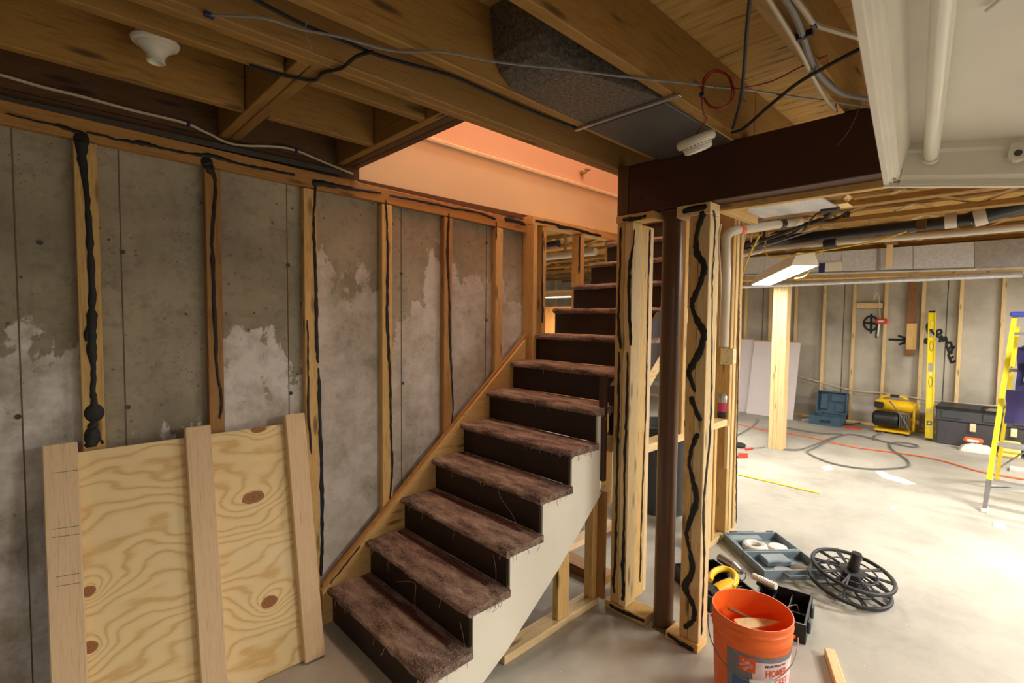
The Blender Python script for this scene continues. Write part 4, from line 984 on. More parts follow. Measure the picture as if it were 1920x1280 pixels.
# compressor
cp = thing('air_compressor', 'yellow and black portable air compressor by the far wall', 'compressor', (8.5, 1.2, 0))
xc = 8.52
MB().lathe([(.001, -.24), (.05, -.235), (.075, -.21), (.082, -.17), (.082, .17), (.075, .21), (.05, .235), (.001, .24)], 24, Matrix.Translation((xc+.06, 1.21, .36)) @ Matrix.Rotation(math.pi/2, 4, 'X')).build('air_tank', 'tool_yellow', cp, True)
MB().lathe([(.001, -.22), (.05, -.215), (.07, -.19), (.075, -.16), (.075, .16), (.07, .19), (.05, .215), (.001, .22)], 24, Matrix.Translation((xc+.10, 1.21, .13)) @ Matrix.Rotation(math.pi/2, 4, 'X')).build('air_tank', 'tool_yellow', cp, True)
MB().lathe([(.001, -.17), (.08, -.165), (.105, -.14), (.11, -.02), (.11, .08), (.09, .12), (.001, .125)], 24, Matrix.Translation((xc-.10, 1.27, .19)) @ Matrix.Rotation(math.pi/2, 4, 'X')).build('motor_shroud', 'black_plastic', cp, True)
m = MB(); 
for k in range(6): m.cbox(xc-.18+.0, xc-.03, 1.125-.018*k, 1.135-.018*k, .10, .27, .003)
m.build('cylinder_head', 'steel', cp)
MB().cbox(xc-.2, xc+.05, 1.02, 1.40, .03, .055, .004).build('base_frame', 'tool_yellow', cp)
for yy in (1.05, 1.37):
    for xx in (xc-.18, xc+.10): MB().cyl((xx, yy, 0), (xx, yy, .035), .018, n=10).build('rubber_foot', 'black_rubber', cp)
MB().cbox(xc-.10, xc-.04, 1.33, 1.43, .33, .41, .008).build('control_box', 'black_plastic', cp)
MB().tube([(xc+.04, 1.40, .42), (xc+.02, 1.36, .47), (xc+.02, 1.30, .50), (xc+.02, 1.14, .50), (xc+.02, 1.08, .47)], .016, 10).build('handle', 'tool_yellow', cp, True)
MB().tube([(xc+.02, 1.27, .50), (xc+.02, 1.17, .50)], .020, 10).build('grip', 'black_rubber', cp, True)
for yy in (1.0, 1.42): MB().tube([(xc-.02, yy, .05), (xc-.02, yy, .25), (xc+.02, yy, .42)], .014, 8).build('roll_bar', 'tool_yellow', cp, True)
MB().tube(smooth_path([(xc-.03, 1.27, .43), (xc-.14, 1.17, .33), (xc-.22, 1.07, .20), (xc-.20, 1.02, .08)], 5), .008, 8).build('outlet_hose', 'hose_grey', cp, True)

# plastic tote
to = thing('tool_chest', 'large dark grey plastic tool chest against the far wall', 'tool chest', (8.4, .40, 0))
x0, x1, y0, y1 = 8.18, 8.66, -.20, .735
MB().cbox(x0, x1, y0, y1, 0, .30, .012).build('body', 'tote_grey', to)
MB().cbox(x0-.012, x1+.01, y0-.012, y1+.012, .30, .46, .012).build('lid', 'tote_grey', to)
MB().cbox(x0-.02, x1+.015, y0-.02, y1+.02, .435, .475, .01).build('lid_rim', 'black_plastic', to)
for yy in (.58, .20, -.06): MB().cbox(x0-.024, x0-.008, yy-.10, yy+.12, .335, .425, .01).build('lid_panel', 'grey_dark', to)
for yy in (.40, 0.05): MB().cbox(x0-.026, x0-.004, yy-.028, yy+.028, .20, .30, .006).build('latch', 'box_cream', to)
for yy in (.20, .27): MB().cbox(x0-.022, x0-.013, yy-.02, yy+.02, .40, .415, .003).build('sticker', 'sticker_white', to)
MB().tube([(x0+.1, y0+.3, .475), (x0+.1, y0+.32, .50), (x0+.1, y0+.52, .50), (x0+.1, y0+.54, .475)], .012, 8).build('handle', 'black_plastic', to, True)
# bags and papers before the tote
def pile(cx_, cy_, rx, ry, h, seed):
    r_ = np.random.default_rng(seed); m = MB(); nr, na = 7, 18
    ph = r_.random(4)*6.3
    for i in range(nr):
        f = i/(nr-1)
        for j in range(na):
            a_ = 2*math.pi*j/na; k_ = 1+.14*math.sin(3*a_+ph[0])+.08*math.sin(5*a_+ph[1])
            rr_ = math.sin((1-f)*math.pi/2)*k_ if f > 0 else k_*1.0
            m.v.append((cx_+rx*rr_*math.cos(a_), cy_+ry*rr_*math.sin(a_), h*math.sin(f*math.pi/2)*(1+.1*r_.normal())+.001 if i else .001))
    for i in range(nr-1):
        for j in range(na): m.f.append((i*na+j, i*na+(j+1) % na, (i+1)*na+(j+1) % na, (i+1)*na+j))
    m.f.append(tuple(range(na))[::-1]); m.f.append(tuple((nr-1)*na+j for j in range(na))); return m
p = at(1830, 846, Z=0)
sk = thing('plastic_sack', 'crumpled white sack with an orange print lying before the tool chest', 'sack', (p.x+.05, p.y, 0))
pile(p.x-.02, p.y, .09, .17, .09, 3).build('sack', 'sack_white', sk, True)
q = at(1824, 823, X=p.x-.0); MB().cbox(p.x-.03, p.x+.05, p.y-.06, p.y+.12, .10, .155, .02).build('printed_bag', 'sticker_orange', sk)
MB().cbox(p.x-.036, p.x-.028, p.y-.02, p.y+.08, .112, .14, .003).build('print', 'sticker_white', sk)
o = pile(8.1, .10, .09, .2, .05, 9); 
o = MB().hexa([(8.13, -.02, .478), (8.13, .30, .478), (8.34, .30, .478), (8.34, -.02, .478), (8.15, 0, .50), (8.15, .27, .51), (8.30, .26, .50), (8.3, .02, .495)]).build('rag', 'rag_brown'); tag(o, 'brown rag folded on top of the dark tool chest', 'rag')
o.location = (0, 0, 0)

# yellow step ladder
ld = thing('step_ladder', 'yellow fibreglass step ladder with blue top cap standing open', 'ladder', (5.9, -.1, 0))
F0 = at(1846, 958, Z=0); TP = at(1903, 592, X=6.02)
def rail(p0, p1, w, d, side, name, parent, mat='ladder_yellow'):
    M_, L_ = frame(p0, p1, (side, 0, .0001) if False else (0, 1, 0))
    m = MB(); t_ = .006
    m.box(-L_/2, L_/2, -w/2, w/2, -d/2, -d/2+t_); m.box(-L_/2, L_/2, -w/2, -w/2+t_, -d/2+t_, d/2); m.box(-L_/2, L_/2, w/2-t_, w/2, -d/2+t_, d/2)
    return m.build(name, mat, parent, M=M_)
WY = .62
yF, yT = F0.y, TP.y
F0.z = .03
FR = (F0, Vector((TP.x-.04, yT, TP.z))); FR2 = (Vector((F0.x, yF-WY, .03)), Vector((TP.x-.04, yT-WY+.18, TP.z)))
BK = (Vector((6.60, .135, .03)), Vector((6.05, yT-.02, TP.z-.10))); BK2 = (Vector((6.60, .135-WY+.05, .03)), Vector((6.05, yT-WY+.2, TP.z-.10)))
for a, b_ in (FR, FR2):
    rl = rail(a+(b_-a)*.14, b_, .075, .032, 1, 'front_rail', ld)
    MB().hexa([a+Vector((-.04, -.014, -.0)), a+Vector((.04, -.014, -.0)), a+Vector((.04, .014, 0)), a+Vector((-.04, .014, 0))]+[a+(b_-a)*.145+Vector((sx*.036, sy*.018, 0)) for sx, sy in ((-1, -1), (1, -1), (1, 1), (-1, 1))]).build('boot_bracket', 'aluminium', ld)
    MB().cbox(a.x-.055, a.x+.05, a.y-.022, a.y+.022, 0, .032, .005).build('foot', 'white_plastic', ld)
for a, b_ in (BK, BK2):
    rail(a, b_, .055, .028, -1, 'rear_rail', ld); MB().cbox(a.x-.03, a.x+.03, a.y-.02, a.y+.02, 0, .03, .004).build('foot', 'black_rubber', ld)
for k in range(1, 6):
    z = .30*k-.06; f = (z-.03)/(TP.z-.03); p = FR[0].lerp(FR[1], f); q = FR2[0].lerp(FR2[1], f)
    MB().hexa([(p.x-.045, q.y+.016, z-.012), (p.x+.045, q.y+.016, z-.012), (p.x+.045, p.y-.016, z-.012), (p.x-.045, p.y-.016, z-.012), (p.x-.045, q.y+.016, z+.012), (p.x+.045, q.y+.016, z+.012), (p.x+.045, p.y-.016, z+.012), (p.x-.045, p.y-.016, z+.012)]).build('step', 'aluminium', ld)
for k in (.38, .95):
    f = k/(TP.z); p = BK[0].lerp(BK[1], f); q = BK2[0].lerp(BK2[1], f); MB().tube([p, q], .014, 8).build('rear_brace', 'aluminium', ld)
p = FR[0].lerp(FR[1], .10); q = FR[0].lerp(FR[1], .17); MB().tube([(p.x, p.y-.015, p.z), (q.x, q.y-.20, .24-.014)], .012, 6).build('step_brace', 'aluminium', ld)
a = BK[0].lerp(BK[1], .08); MB().tube([a, a+Vector((-.01, -.22, .26))], .008, 6).build('rear_diagonal', 'steel', ld)
MB().cbox(TP.x-.12, TP.x+.10, yT-WY+.15, yT+.03, TP.z-.01, TP.z+.035, .012).build('top_cap', 'ladder_blue', ld)
p = FR[0].lerp(FR[1], .70); q = BK[0].lerp(BK[1], .74); MB().tube([(p.x, p.y-.02, p.z), ((p.x+q.x)/2, p.y-.03, p.z+.03), (q.x, q.y-.02, q.z)], .008, 6).build('spreader', 'steel', ld)
# jacket draped over the ladder
jk = thing('jacket', 'dark navy jacket draped over the steps of the yellow ladder', 'jacket', (5.78, -.2, .5))
def drape(x, y0, y1, zt_, zb, wav, mat, name, ny=18, nz=12):
    m = MB()
    for s_ in (0, 1):
        for i in range(nz+1):
            f = i/nz; z = zt_+(zb-zt_)*f
            for j in range(ny+1):
                g = j/ny; y = y0+(y1-y0)*g
                m.v.append((x+wav*math.sin(g*17+f*2)*f+.04*math.sin(f*3)+(.03 if s_ else 0), y+.004*math.sin(f*9), z+.02*math.sin(g*7)*f))
    n1 = (nz+1)*(ny+1); w_ = ny+1
    for s_ in (0, 1):
        for i in range(nz):
            for j in range(ny):
                q = (s_*n1+i*w_+j, s_*n1+i*w_+j+1, s_*n1+(i+1)*w_+j+1, s_*n1+(i+1)*w_+j); m.f.append(q)
    for i in range(nz):
        m.f.append((i*w_, (i+1)*w_, n1+(i+1)*w_, n1+i*w_)); m.f.append((i*w_+ny, (i+1)*w_+ny, n1+(i+1)*w_+ny, n1+i*w_+ny))
    for j in range(ny):
        m.f.append((j, j+1, n1+j+1, n1+j)); m.f.append((nz*w_+j, nz*w_+j+1, n1+nz*w_+j+1, n1+nz*w_+j))
    return m.build(name, mat, jk, True)
yj = at(1906, 700, X=5.72).y; zj = at(1906, 650, X=5.72).z; zj2 = at(1906, 735, X=5.72).z; zj3 = at(1900, 795, X=5.68).z
drape(5.68, yj, yj-.45, zj, zj2, .012, 'navy_cloth', 'body')
drape(5.64, yj+.05, yj-.40, zj2+.02, zj3, .02, 'navy_cloth', 'hem')
drape(5.655, yj-.045, yj-.12, zj-.10, zj-.28, .006, 'teal_cloth', 'print_panel', 6, 6)
MB().cbox(5.66, 5.82, yj-.44, yj-.02, zj-.012, zj+.012, .01).build('folded_collar', 'navy_cloth', jk)
# towel, black bag and a low white plank behind the ladder
p = at(1893, 856, Z=0)
tw = thing('towel', 'folded yellow towel on the floor beside a black bag', 'towel', (p.x, p.y, 0))
for k in range(3): MB().cbox(p.x-.1, p.x+.14, p.y-.09, p.y+.10-.01*k, .001+.055*k, .053+.055*k, .02).build('fold', 'towel_yellow', tw)
bg = thing('tool_bag', 'slumped black tool bag on the floor beyond the ladder', 'bag', (p.x, p.y-.33, 0))
pile(p.x+.02, p.y-.33, .18, .20, .30, 21).build('body', 'black_plastic', bg, True)
MB().tube(smooth_path([(p.x-.08, p.y-.25, .25), (p.x-.12, p.y-.28, .33), (p.x-.12, p.y-.38, .33), (p.x-.08, p.y-.42, .25)], 4), .012, 8).build('handle', 'black_rubber', bg, True)
o = bx('white_plank', 7.2, 7.35, -1.2, .06, 0, .03, 'white_plastic'); tag(o, 'white plank lying on the floor behind the ladder', 'plank')

# hoses and cords on the floor
def on_floor(pix, z=.008): return [at(u, v, Z=z) for u, v in pix]
cable('extension_cord', on_floor([(1385, 795), (1430, 805), (1480, 812), (1530, 822), (1600, 838), (1690, 850), (1760, 862), (1830, 882), (1880, 892), (1960, 905)]), .008, 'cord_orange', 'orange extension cord stretched across the far floor', 'cord')
cable('air_hose', on_floor([(1668, 808), (1650, 812), (1640, 822), (1700, 836), (1722, 836), (1700, 830), (1670, 830), (1672, 842), (1692, 855), (1704, 866), (1700, 874), (1670, 878), (1620, 878), (1560, 868), (1520, 852), (1515, 845), (1530, 838), (1560, 822), (1590, 814), (1620, 818), (1640, 824)], .012), .009, 'hose_grey', 'grey air hose lying in loops on the floor by the compressor', 'hose')
cable('air_hose', on_floor([(1470, 842), (1500, 842), (1530, 832), (1560, 820), (1580, 814), (1540, 812), (1500, 806), (1470, 800)], .014), .008, 'hose_grey', 'grey air hose running behind the yellow timber post', 'hose')
cable('power_cord', on_floor([(1580, 796), (1610, 793), (1635, 785), (1648, 778)], .02), .007, 'cable_black', 'black power cord trailing from the compressor', 'cord')
cable('cable', on_floor([(1380, 816), (1400, 806), (1418, 792), (1420, 784)], .01), .008, 'cable_grey', 'pale grey cable curling out under the drywall sheets')
cable('cable', [at(u, v, X=8.79) for u, v in [(1492, 704), (1545, 718), (1600, 732), (1660, 737), (1730, 748), (1800, 756), (1890, 762), (1960, 765)]], .009, 'cable_white', 'pale cable sagging along the far wall through the studs')
cable('cable', [at(u, v, X=8.77) for u, v in [(1645, 500), (1642, 545), (1638, 562), (1645, 548), (1648, 560), (1650, 598)]], .006, 'cable_white', 'white cable looped over the blocking on the far wall')
p = at(1655, 602, X=8.76); ob = thing('chalk_reel', 'small orange reel hooked on a far wall stud', 'reel', p)
MB().cbox(p.x-.02, p.x+.03, p.y-.06, p.y+.08, p.z-.035, p.z+.035, .015).build('case', 'tool_red', ob); MB().cbox(p.x-.026, p.x-.019, p.y-.02, p.y+.05, p.z-.012, p.z+.012, .003).build('badge', 'sticker_white', ob)
MB().tube([(p.x, p.y+.04, p.z-.035), (p.x, p.y+.05, p.z-.22)], .012, 6).build('handle', 'sticker_white', ob)
def paper(pix, label, z=.002):
    P = [at(u, v, Z=z) for u, v in pix]; k = len(P)
    m = MB(); m.v = [tuple(q+Vector((0, 0, rng.random()*.006))) for q in P]+[(q.x, q.y, .0005) for q in P]
    m.f = [tuple(range(k)), tuple(range(2*k-1, k-1, -1))]+[(i, (i+1) % k, k+(i+1) % k, k+i) for i in range(k)]
    tag(m.build('paper_scrap', 'paper'), label, 'paper')
paper([(1541, 876), (1555, 873), (1562, 880), (1548, 882)], 'small white paper scrap near the hose loop')
paper([(1641, 884), (1653, 883), (1672, 892), (1690, 896), (1718, 907), (1700, 908), (1675, 901), (1655, 895)], 'long curled white paper strip on the open floor')
paper([(1668, 950), (1676, 948), (1681, 953), (1671, 955)], 'tiny white paper chip alone on the open floor')
paper([(1862, 978), (1887, 983), (1887, 995), (1861, 987)], 'square white paper scrap near the ladder foot')
paper([(1502, 786), (1516, 784), (1517, 788), (1504, 789)], 'white paper scrap beside the teal tool case')
o = bx('scrap', 8.3, 8.36, 1.55, 1.75, 0, .02, 'tool_red'); tag(o, 'orange tag lying on the floor left of the compressor', 'tag')
a, b_ = at(1384, 889, Z=.006), at(1536, 924, Z=.006)
o = board('measuring_tape', a, b_, .026, .004, (0, 0, 1), 'level_yellow'); tag(o, 'yellow strip of measuring tape stretched on the floor', 'tape')
# snips and knife by the wall end
sn = thing('tin_snips', 'red-handled snips lying on the floor by the stud wall', 'snips', at(1395, 832, Z=0))
for k, pix in enumerate(([(1383, 856), (1402, 855)], [(1385, 851), (1402, 851)])): MB().tube(on_floor(pix, .016), [.016, .011], 8).build('handle', 'tool_red', sn, True)
kn_ = thing('screwdriver', 'red and steel screwdriver lying beside the snips', 'screwdriver', at(1410, 840, Z=0))
MB().tube(on_floor([(1398, 842), (1411, 840)], .014), .013, 8).build('handle', 'tool_red', kn_, True); MB().tube(on_floor([(1411, 840), (1434, 838)], .012), .005, 6).build('shank', 'steel', kn_, True)
cu = at(1386, 838, Z=0); tp_ = thing('tape_roll', 'black tape roll standing by the end stud', 'tape roll', cu)
MB().tube([(cu.x+.05*math.cos(a_), cu.y+.05*math.sin(a_), .025) for a_ in np.linspace(0, 2*math.pi, 17)], .024, 8, caps=False).build('roll', 'black_rubber', tp_, True)

# grey bin behind the stud wall
bn = thing('waste_bin', 'dark grey plastic waste bin behind the steel post', 'bin', (3.62, 2.0, 0))
MB().lathe([(.19, 0), (.20, .02), (.235, .66), (.25, .67), (.25, .70), (.235, .70), (.19, .03), (.001, .03)], 32, Matrix.Translation((3.62, 2.0, 0))).build('tub', 'grey_dark', bn, True)
for s_ in (-1, 1): MB().cbox(3.62-.06, 3.62+.06, 2.0+s_*.262-.018, 2.0+s_*.262+.018, .60, .66, .01).build('handle', 'grey_dark', bn)

# drink can on the blocking, switch box on the end stud
p = at(1357, 797, Y=1.445); cn = thing('drink_can', 'pink and silver drink can standing on the stud blocking', 'can', (p.x, 1.45, .845))
MC = Matrix.Translation((p.x, 1.452, .8455))
MB().lathe([(.031, 0), (.038, .012), (.038, .045)], 24, MC).build('base_band', 'can_dark', cn, True)
MB().lathe([(.0381, .0452), (.0381, .11)], 24, MC).build('label_band', 'can_pink', cn, True)
MB().lathe([(.038, .1102), (.038, .155), (.030, .170), (.031, .174), (.028, .172), (.001, .170)], 24, MC).build('top', 'can_silver', cn, True)
sb = thing('switch_box', 'cream plastic electrical box on the end stud', 'electrical box', (3.43, 1.44, 1.34))
p = at(1365, 668, X=3.40); MB().cbox(3.385, 3.444, p.y-.04, p.y+.04, p.z-.05, p.z+.05, .006).build('box', 'box_cream', sb)
MB().cbox(3.380, 3.3845, p.y-.043, p.y+.043, p.z-.055, p.z+.055, .003).build('cover', 'box_cream', sb)
for s_ in (-1, 1): MB().cyl((3.381, p.y, p.z+s_*.04), (3.377, p.y, p.z+s_*.04), .004, n=8).build('screw', 'steel', sb)

# ================================================================ FOREGROUND FLOOR
# ---- orange bucket
BC = Vector((2.056, .721, 0)); d0 = Vector((-BC.x, -BC.y, 0)).normalized(); er = Vector((-d0.y, d0.x, 0))
if er.dot(Vector(rt)) < 0: er = -er
def bR(z): return .1315+.046*z/.37*.37/.37*.37
def bR(z): return .1310+.0135*(z/.30)
def wrap(a, z, off=.0): r_ = bR(z)+off; return BC + d0*(r_*math.cos(a)) + er*(r_*math.sin(a)) + Vector((0, 0, z))
bu = thing('bucket', 'orange plastic bucket with printed label holding wood scraps', 'bucket', BC)
prof = [(.001, .0), (.128, .0), (.1305, .004)]+[(bR(z), z) for z in (.02, .10, .18, .26, .285)]+[(.1475, .289), (.149, .300), (.1475, .312), (.1455, .316), (.146, .330), (.1500, .333), (.1505, .340), (.147, .344), (.1465, .352), (.149, .356), (.1505, .366), (.149, .371), (.146, .371), (.1445, .365), (.141, .30), (.1265, .012), (.001, .010)]
MB().lathe(prof, 56, Matrix.Translation(BC)).build('shell', 'bucket_orange', bu, True)
def patch(name, a0, a1, z0, z1, mat, off, na=24, skew=0.):
    m = MB()
    for i in range(na+1):
        a_ = a0+(a1-a0)*i/na; m.v += [tuple(wrap(a_, z0, off)), tuple(wrap(a_, z1, off))]
    for i in range(na): m.f.append((2*i, 2*i+2, 2*i+3, 2*i+1))
    return m.build(name, mat, bu, True)
patch('label', -.62, 1.75, .02, .264, 'label_grey', .0008)
patch('label_panel', .06, 1.70, .03, .243, 'label_pink', .0013)
patch('logo', -.28, .13, .196, .254, 'ink_orange', .0019)
patch('label_picture', -.45, .02, .03, .168, 'label_blue', .0013)
patch('label_picture', -.12, .50, .03, .135, 'ink_orange', .0019)
def wrap_text(txt, a0, z0, width, height, mat, off, tilt=0., shear=0.):
    cu_ = bpy.data.curves.new('print', 'FONT'); cu_.body = txt; cu_.size = 1; cu_.shear = shear; cu_.offset = .018; cu_.fill_mode = 'FRONT'; cu_.resolution_u = 2
    o_ = bpy.data.objects.new('print', cu_); col.objects.link(o_); bpy.context.view_layer.update()
    dg = bpy.context.evaluated_depsgraph_get(); me = bpy.data.meshes.new_from_object(o_.evaluated_get(dg)); bpy.data.objects.remove(o_)
    xs = [v_.co.x for v_ in me.vertices]; ys = [v_.co.y for v_ in me.vertices]; x0_, x1_, y0_, y1_ = min(xs), max(xs), min(ys), max(ys)
    for v_ in me.vertices:
        X = (v_.co.x-x0_)/(x1_-x0_)*width; Yh = (v_.co.y-y0_)/(y1_-y0_)*height
        X, Yh = X*math.cos(tilt)-Yh*math.sin(tilt), X*math.sin(tilt)+Yh*math.cos(tilt)
        v_.co = wrap(a0+X/.141, z0+Yh, off)
    me.materials.clear(); me.materials.append(MATS[mat]); o2 = bpy.data.objects.new('lettering', me); col.objects.link(o2); attach(o2, bu)
wrap_text('THE', -.23, .228, .018, .009, 'label_pink', .0026, .55)
wrap_text('HOME', -.22, .210, .040, .013, 'label_pink', .0026, .55)
wrap_text('DEPOT', -.13, .200, .038, .011, 'label_pink', .0026, .55)
wrap_text('Multi-Purpose', .36, .222, .088, .013, 'ink_black', .0024, .06, .3)
wrap_text('HOMER', .40, .187, .092, .028, 'ink_orange', .0024, .05)
wrap_text('BUCKET', .44, .150, .096, .026, 'ink_orange', .0024, .03)
pts = []
for t_ in np.linspace(-math.pi/2, math.pi/2, 25):
    s_ = math.cos(t_); pts.append(BC + d0*(.158*math.cos(t_)) + er*((.151+.013*(1 if abs(t_) > 1 else .8))*math.sin(t_)) + Vector((0, 0, (.300-.126*s_))))
bl = MB().tube(pts, .0021, 8).build('bail', 'steel', bu, True)
i0 = 13
MB().tube([p_+d0*.004 for p_ in pts[12:17]], .0085, 12).build('grip', 'white_plastic', bl, True)
for s_ in (-1, 1): MB().cyl(BC+er*(s_*.1465)+Vector((0, 0, .30)), BC+er*(s_*.155)+Vector((0, 0, .30)), .006, n=12).build('ear', 'bucket_orange', bu)
# scraps inside the bucket (they rest on rubbish at the bottom)
rb = thing('rubble', 'loose pale rubble filling the lower part of the orange bucket', 'rubble', BC+Vector((0, 0, .012)))
m = MB(); na = 24
for i in range(5):
    for j in range(na):
        a_ = 2*math.pi*j/na; r_ = .1285*(1-i/4*.98); m.v.append((BC.x+r_*math.cos(a_), BC.y+r_*math.sin(a_), .20+.012*rng.random()))
for i in range(4):
    for j in range(na): m.f.append((i*na+j, i*na+(j+1) % na, (i+1)*na+(j+1) % na, (i+1)*na+j))
k_ = len(m.v)
for j in range(na): m.v.append((BC.x+.120*math.cos(2*math.pi*j/na), BC.y+.120*math.sin(2*math.pi*j/na), .012))
for j in range(na): m.f.append((j, (j+1) % na, k_+(j+1) % na, k_+j))
m.build('fill', 'bucket_orange', rb, True)
a, b_ = at(1364, 1139, Z=.315), at(1420, 1164, Z=.28)
o = board('wood_scrap', a, b_, .014, .010, (0, 0, 1), 'treated'); tag(o, 'thin brown wood strip propped inside the orange bucket', 'wood scrap')
P_ = []
for u, v in [(1376, 1160), (1400, 1157), (1440, 1160), (1466, 1165), (1440, 1172), (1400, 1178), (1385, 1172)]:
    q = at(u, v, Z=.305); w_ = Vector((q.x-BC.x, q.y-BC.y, 0))
    if w_.length > .134: w_ *= .134/w_.length
    P_.append(Vector((BC.x+w_.x, BC.y+w_.y, q.z)))
m = MB(); k_ = len(P_); m.v = [tuple(q) for q in P_]+[(q.x, q.y, q.z-.008) for q in P_]; m.f = [tuple(range(k_)), tuple(range(2*k_-1, k_-1, -1))]+[(i, (i+1) % k_, k_+(i+1) % k_, k_+i) for i in range(k_)]
tag(m.build('wood_scrap', 'pine_pale'), 'pale pointed wood splinter lying flat inside the orange bucket', 'wood scrap')
p = at(1425, 1176, Z=.27)
o = MB().lathe([(.001, -.02), (.02, -.015), (.028, 0), (.02, .015), (.001, .02)], 16, Matrix.Translation(p)).build('foam_lump', 'label_pink', smooth=True); tag(o, 'white rounded lump at the near side inside the orange bucket', 'lump')
# short stick
a, b_ = at(1555, 1222, Z=.019), at(1590, 1330, Z=.019)
o = board('wood_stick', a, b_, .040, .037, (0, 0, 1), 'pine_pale'); tag(o, 'short pale pine stick lying on the floor beside the bucket', 'stick')

# ---- open-top trays and cases, local frame: x along e1, y along e2
def MLoc(o_, e1, z=0): e1 = Vector((e1[0], e1[1], 0)).normalized(); e2 = Vector((e1.y, -e1.x, 0)); return Matrix(((e1.x, e2.x, 0, o_[0]), (e1.y, e2.y, 0, o_[1]), (0, 0, 1, z), (0, 0, 0, 1)))
# black drill case
MK = MLoc((2.503, 1.087), (.51, .86))
dc = thing('drill_case', 'black open drill case on the floor behind the stud wall', 'tool case', MK @ Vector((.17, .13, 0)))
tray(MB(), 0, .36, 0, .28, 0, .085, .008).build('base', 'black_plastic', dc, M=MK)
lidm = MK @ Matrix.Translation((0, .285, .09)) @ Matrix.Rotation(math.radians(64), 4, 'X')
MB().cbox(.08, .09, .01, .27, .009, .07).build('divider', 'black_plastic', dc, M=MK)
MB().cbox(.01, .06, .03, .09, .009, .10, .01).build('battery_bay', 'black_plastic', dc, M=MK)
dr = thing('cordless_drill', 'yellow and black drill lying in the black case', 'drill', MK @ Vector((.1, .1, .02)))
c1, c2 = at(1332, 1112, Z=.085), at(1362, 1098, Z=.105)
MB().tube([c1, c1.lerp(c2, .35)], [.014, .024], 16).build('chuck', 'grey_dark', dr, True)
MB().tube([c1.lerp(c2, .36), c1.lerp(c2, .6), c2, c2+(c2-c1)*.35], [.030, .033, .033, .030], 18).build('motor_housing', 'tool_yellow', dr, True)
MB().tube([c2, at(1371, 1085, Z=.10), at(1368, 1076, Z=.10)], .017, 12).build('handle_grip', 'grey_dark', dr, True)
yc = [at(1356+24*math.cos(t_), 1085+19*math.sin(t_), Z=.115) for t_ in np.linspace(math.pi*.95, math.pi*2.25, 16)]
MB().tube(yc, [.012]+[.017]*14+[.012], 12).build('yellow_guard', 'tool_yellow', dr, True)
# silver cylinder (light) lying over the case edge
sc = thing('torch', 'silver cylindrical torch lying across the black case edge', 'torch', at(1365, 1060, Z=.09))
q0, q1, q2 = at(1351, 1046, Z=.10), at(1377, 1062, Z=.115), at(1390, 1072, Z=.12)
MB().tube([q0, q1], .026, 20).build('barrel', 'steel', sc, True); MB().tube([q1, q2], [.026, .015], 20).build('head', 'aluminium', sc, True)
cable('lead', [q2, at(1398, 1075, Z=.11), at(1396, 1085, Z=.10), at(1384, 1092, Z=.09)], .003, 'cable_black', parent=sc)
# black organiser tray
MK2 = MLoc((2.585, .662), (-.17, .985))
bt = thing('parts_tray', 'black open parts tray with dividers beside the orange bucket', 'tray', MK2 @ Vector((.12, .15, 0)))
tray(MB(), 0, .245, 0, .325, 0, .095, .010).build('body', 'black_plastic', bt, M=MK2)
for x in (.09, .17): MB().cbox(x, x+.006, .012, .313, .011, .075).build('divider', 'black_plastic', bt, M=MK2)
MB().cbox(.012, .243, .14, .146, .011, .07).build('divider', 'black_plastic', bt, M=MK2)
for y in (.05, .20): MB().cbox(-.014, .0, y, y+.05, .03, .088, .004).build('latch', 'grey_dark', bt, M=MK2)
MB().tube([MK2 @ Vector(q) for q in ((.10, .1, .10), (.07, .14, .105), (.06, .2, .08), (.05, .22, .03))], .002, 5).build('zip_tie', 'thread', bt)
rbh = thing('ribbed_handle', 'white ribbed hose handle resting on the black trays', 'handle', at(1430, 1090, Z=.11))
h0, h1 = at(1412, 1079, Z=.115), at(1456, 1100, Z=.115)
pts = [h0.lerp(h1, k/24) for k in range(25)]; MB().tube(pts, [.017 if k < 6 else (.019 if k % 2 else .015) for k in range(25)], 14).build('sleeve', 'white_plastic', rbh, True)
MB().tube([h0.lerp(h1, .2)-Vector((0, 0, .028)), h1-Vector((0, 0, .026))], .012, 10).build('bracket', 'black_plastic', rbh, True)
# grey clamshell case
E1 = (.66, .75); MG = MLoc((3.365, 1.072), E1)
gc = thing('tool_case', 'blue-grey tool case lying fully open on the floor', 'tool case', (3.365, 1.072, 0))
tray(MB(), .006, .27, -.19, .19, 0, .06, .009).build('lid', 'grey_plastic', gc, M=MG)
tray(MB(), -.25, -.006, -.19, .19, 0, .06, .009).build('base', 'grey_plastic', gc, M=MG)
for x0, x1, y0, y1 in ((.19, .258, -.175, .05), (.10, .18, -.175, -.15)): MB().cbox(x0, x1, y0, y1, .010, .050, .008).build('molded_insert', 'grey_plastic', gc, M=MG)
MB().cbox(-.12, -.02, -.10, .06, .010, .052, .008).build('molded_insert', 'grey_plastic', gc, M=MG)
MB().tube([MG @ Vector(q) for q in ((.268, -.09, .04), (.305, -.085, .045), (.305, .045, .045), (.268, .05, .04))], .009, 8).build('handle', 'grey_plastic', gc, True)
MB().tube([MG @ Vector(q) for q in ((-.248, -.07, .04), (-.285, -.065, .04), (-.285, .085, .04), (-.248, .09, .04))], .010, 8).build('handle', 'grey_plastic', gc, True)
for y in (-.14, .12): MB().cbox(.268, .282, y, y+.05, .02, .066, .003).build('latch', 'grey_dark', gc, M=MG)
tr = thing('tape_roll', 'pale tape roll lying inside the blue-grey case', 'tape roll', MG @ Vector((.12, -.02, .01)))
c_ = MG @ Vector((.11, -.05, .034))
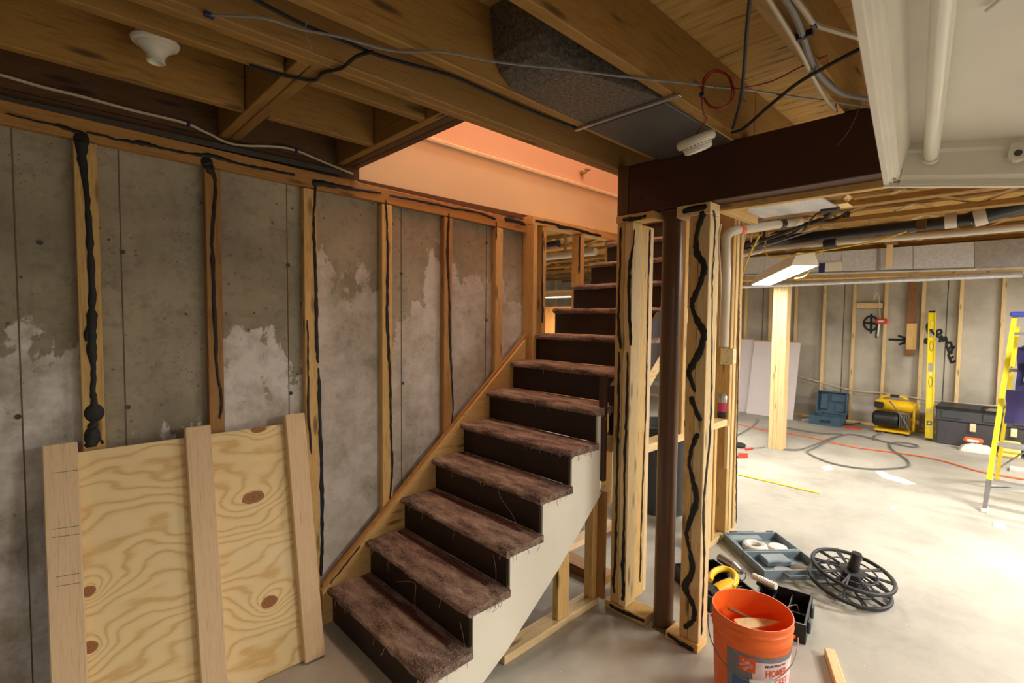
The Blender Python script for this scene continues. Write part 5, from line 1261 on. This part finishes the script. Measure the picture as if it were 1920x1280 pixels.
MB().tube([c_+Vector((.055*math.cos(a_), .055*math.sin(a_), 0)) for a_ in np.linspace(0, 2*math.pi, 21)], .024, 8, caps=False).build('roll', 'sack_white', tr, True)
sd_ = thing('sanding_discs', 'stack of grey sanding discs in the blue-grey case', 'discs', MG @ Vector((-.22, 0, .01)))
for k in range(3): MB().lathe([(.001, 0), (.055, 0), (.055, .004), (.001, .004)], 24, MG @ Matrix.Translation((-.18, -.05+.012*k, .0105+.0045*k))).build('disc', 'cable_grey', sd_, True)
o = MB().lathe([(.001, 0), (.055, 0), (.066, .01), (.055, .028), (.001, .034)], 20, MG @ Matrix.Translation((.10, .10, .0105))).build('plastic_bag', 'sack_white', smooth=True); tag(o, 'crumpled clear bag lying in the lid of the blue-grey case', 'bag')
o = MB().lathe([(.001, 0), (.06, 0), (.065, .012), (.05, .022), (.001, .025)], 20, MG @ Matrix.Translation((-.17, .09, .0105))).build('sponge_pad', 'rag_brown', smooth=True); tag(o, 'grey-brown sponge pad in the base of the blue-grey case', 'pad')

# ---- empty cable reel
RC = Vector((3.28, .635, 0)); 
re_ = thing('cable_reel', 'empty black plastic cable reel with spoked flanges lying on the floor', 'reel', (RC.x, RC.y, 0))
MR = Matrix.Translation((RC.x, RC.y, .048)) @ Matrix.Rotation(math.radians(10), 4, (.95, -.3, 0))
for z in (0, .085):
    m = MB(); Rr = .195
    m.tube([(Rr*math.cos(a_), Rr*math.sin(a_), z) for a_ in np.linspace(0, 2*math.pi, 41)], .011, 8, caps=False)
    m.tube([(.12*math.cos(a_), .12*math.sin(a_), z) for a_ in np.linspace(0, 2*math.pi, 29)], .005, 6, caps=False)
    m.lathe([(.001, z-.004), (.065, z-.004), (.065, z+.004), (.001, z+.004)], 24)
    for k in range(10):
        a_ = 2*math.pi*k/10
        for da in (-.05, .05): m.tube([(.05*math.cos(a_), .05*math.sin(a_), z), (.192*math.cos(a_+da), .192*math.sin(a_+da), z)], .0055, 6)
    m.build('flange', 'black_rubber', re_, True, M=MR)
MB().lathe([(.045, .004), (.045, .082)], 24).build('drum', 'black_plastic', re_, True, M=MR)
MB().lathe([(.028, .088), (.028, .14), (.024, .145), (.024, .195), (.001, .197)], 18).build('spindle', 'black_plastic', re_, True, M=MR)

# ================================================================ BAY BEHIND THE STAIRS (seen through the studs)
for k in range(5):
    y = 4.2+.5*k*0
o = bx('plywood_stack', 6.2, 6.24, 4.75, 5.97, 0, 1.72, 'osb_orange'); tag(o, 'orange plywood sheet standing on edge behind the stairs', 'plywood')
o = bx('plywood_stack', 6.16, 6.2, 4.1, 4.72, 0, 1.70, 'osb_orange'); tag(o, 'narrow orange plywood sheet standing behind the stair treads', 'plywood')
o = MB().tube([(4.3, 3.2, 2.24), (4.3, 6.9, 2.24)], .04, 12).build('bay_pipe', 'pvc_white', smooth=True); tag(o, 'white pipe hung under the ceiling of the bay behind the stairs', 'pipe'); [bx('hanger_strap', 4.295, 4.305, y_, y_+.03, 2.24, 2.534, 'steel', o, .001) for y_ in (3.6, 5.2, 6.6)]
o = MB().tube([(3.7, 3.2, 2.26), (3.7, 6.9, 2.22)], .035, 12).build('bay_pipe', 'abs_black', smooth=True); tag(o, 'black pipe hung under the ceiling of the bay behind the stairs', 'pipe'); [bx('hanger_strap', 3.695, 3.705, y_, y_+.03, 2.24, 2.534, 'steel', o, .001) for y_ in (3.6, 5.2, 6.6)]
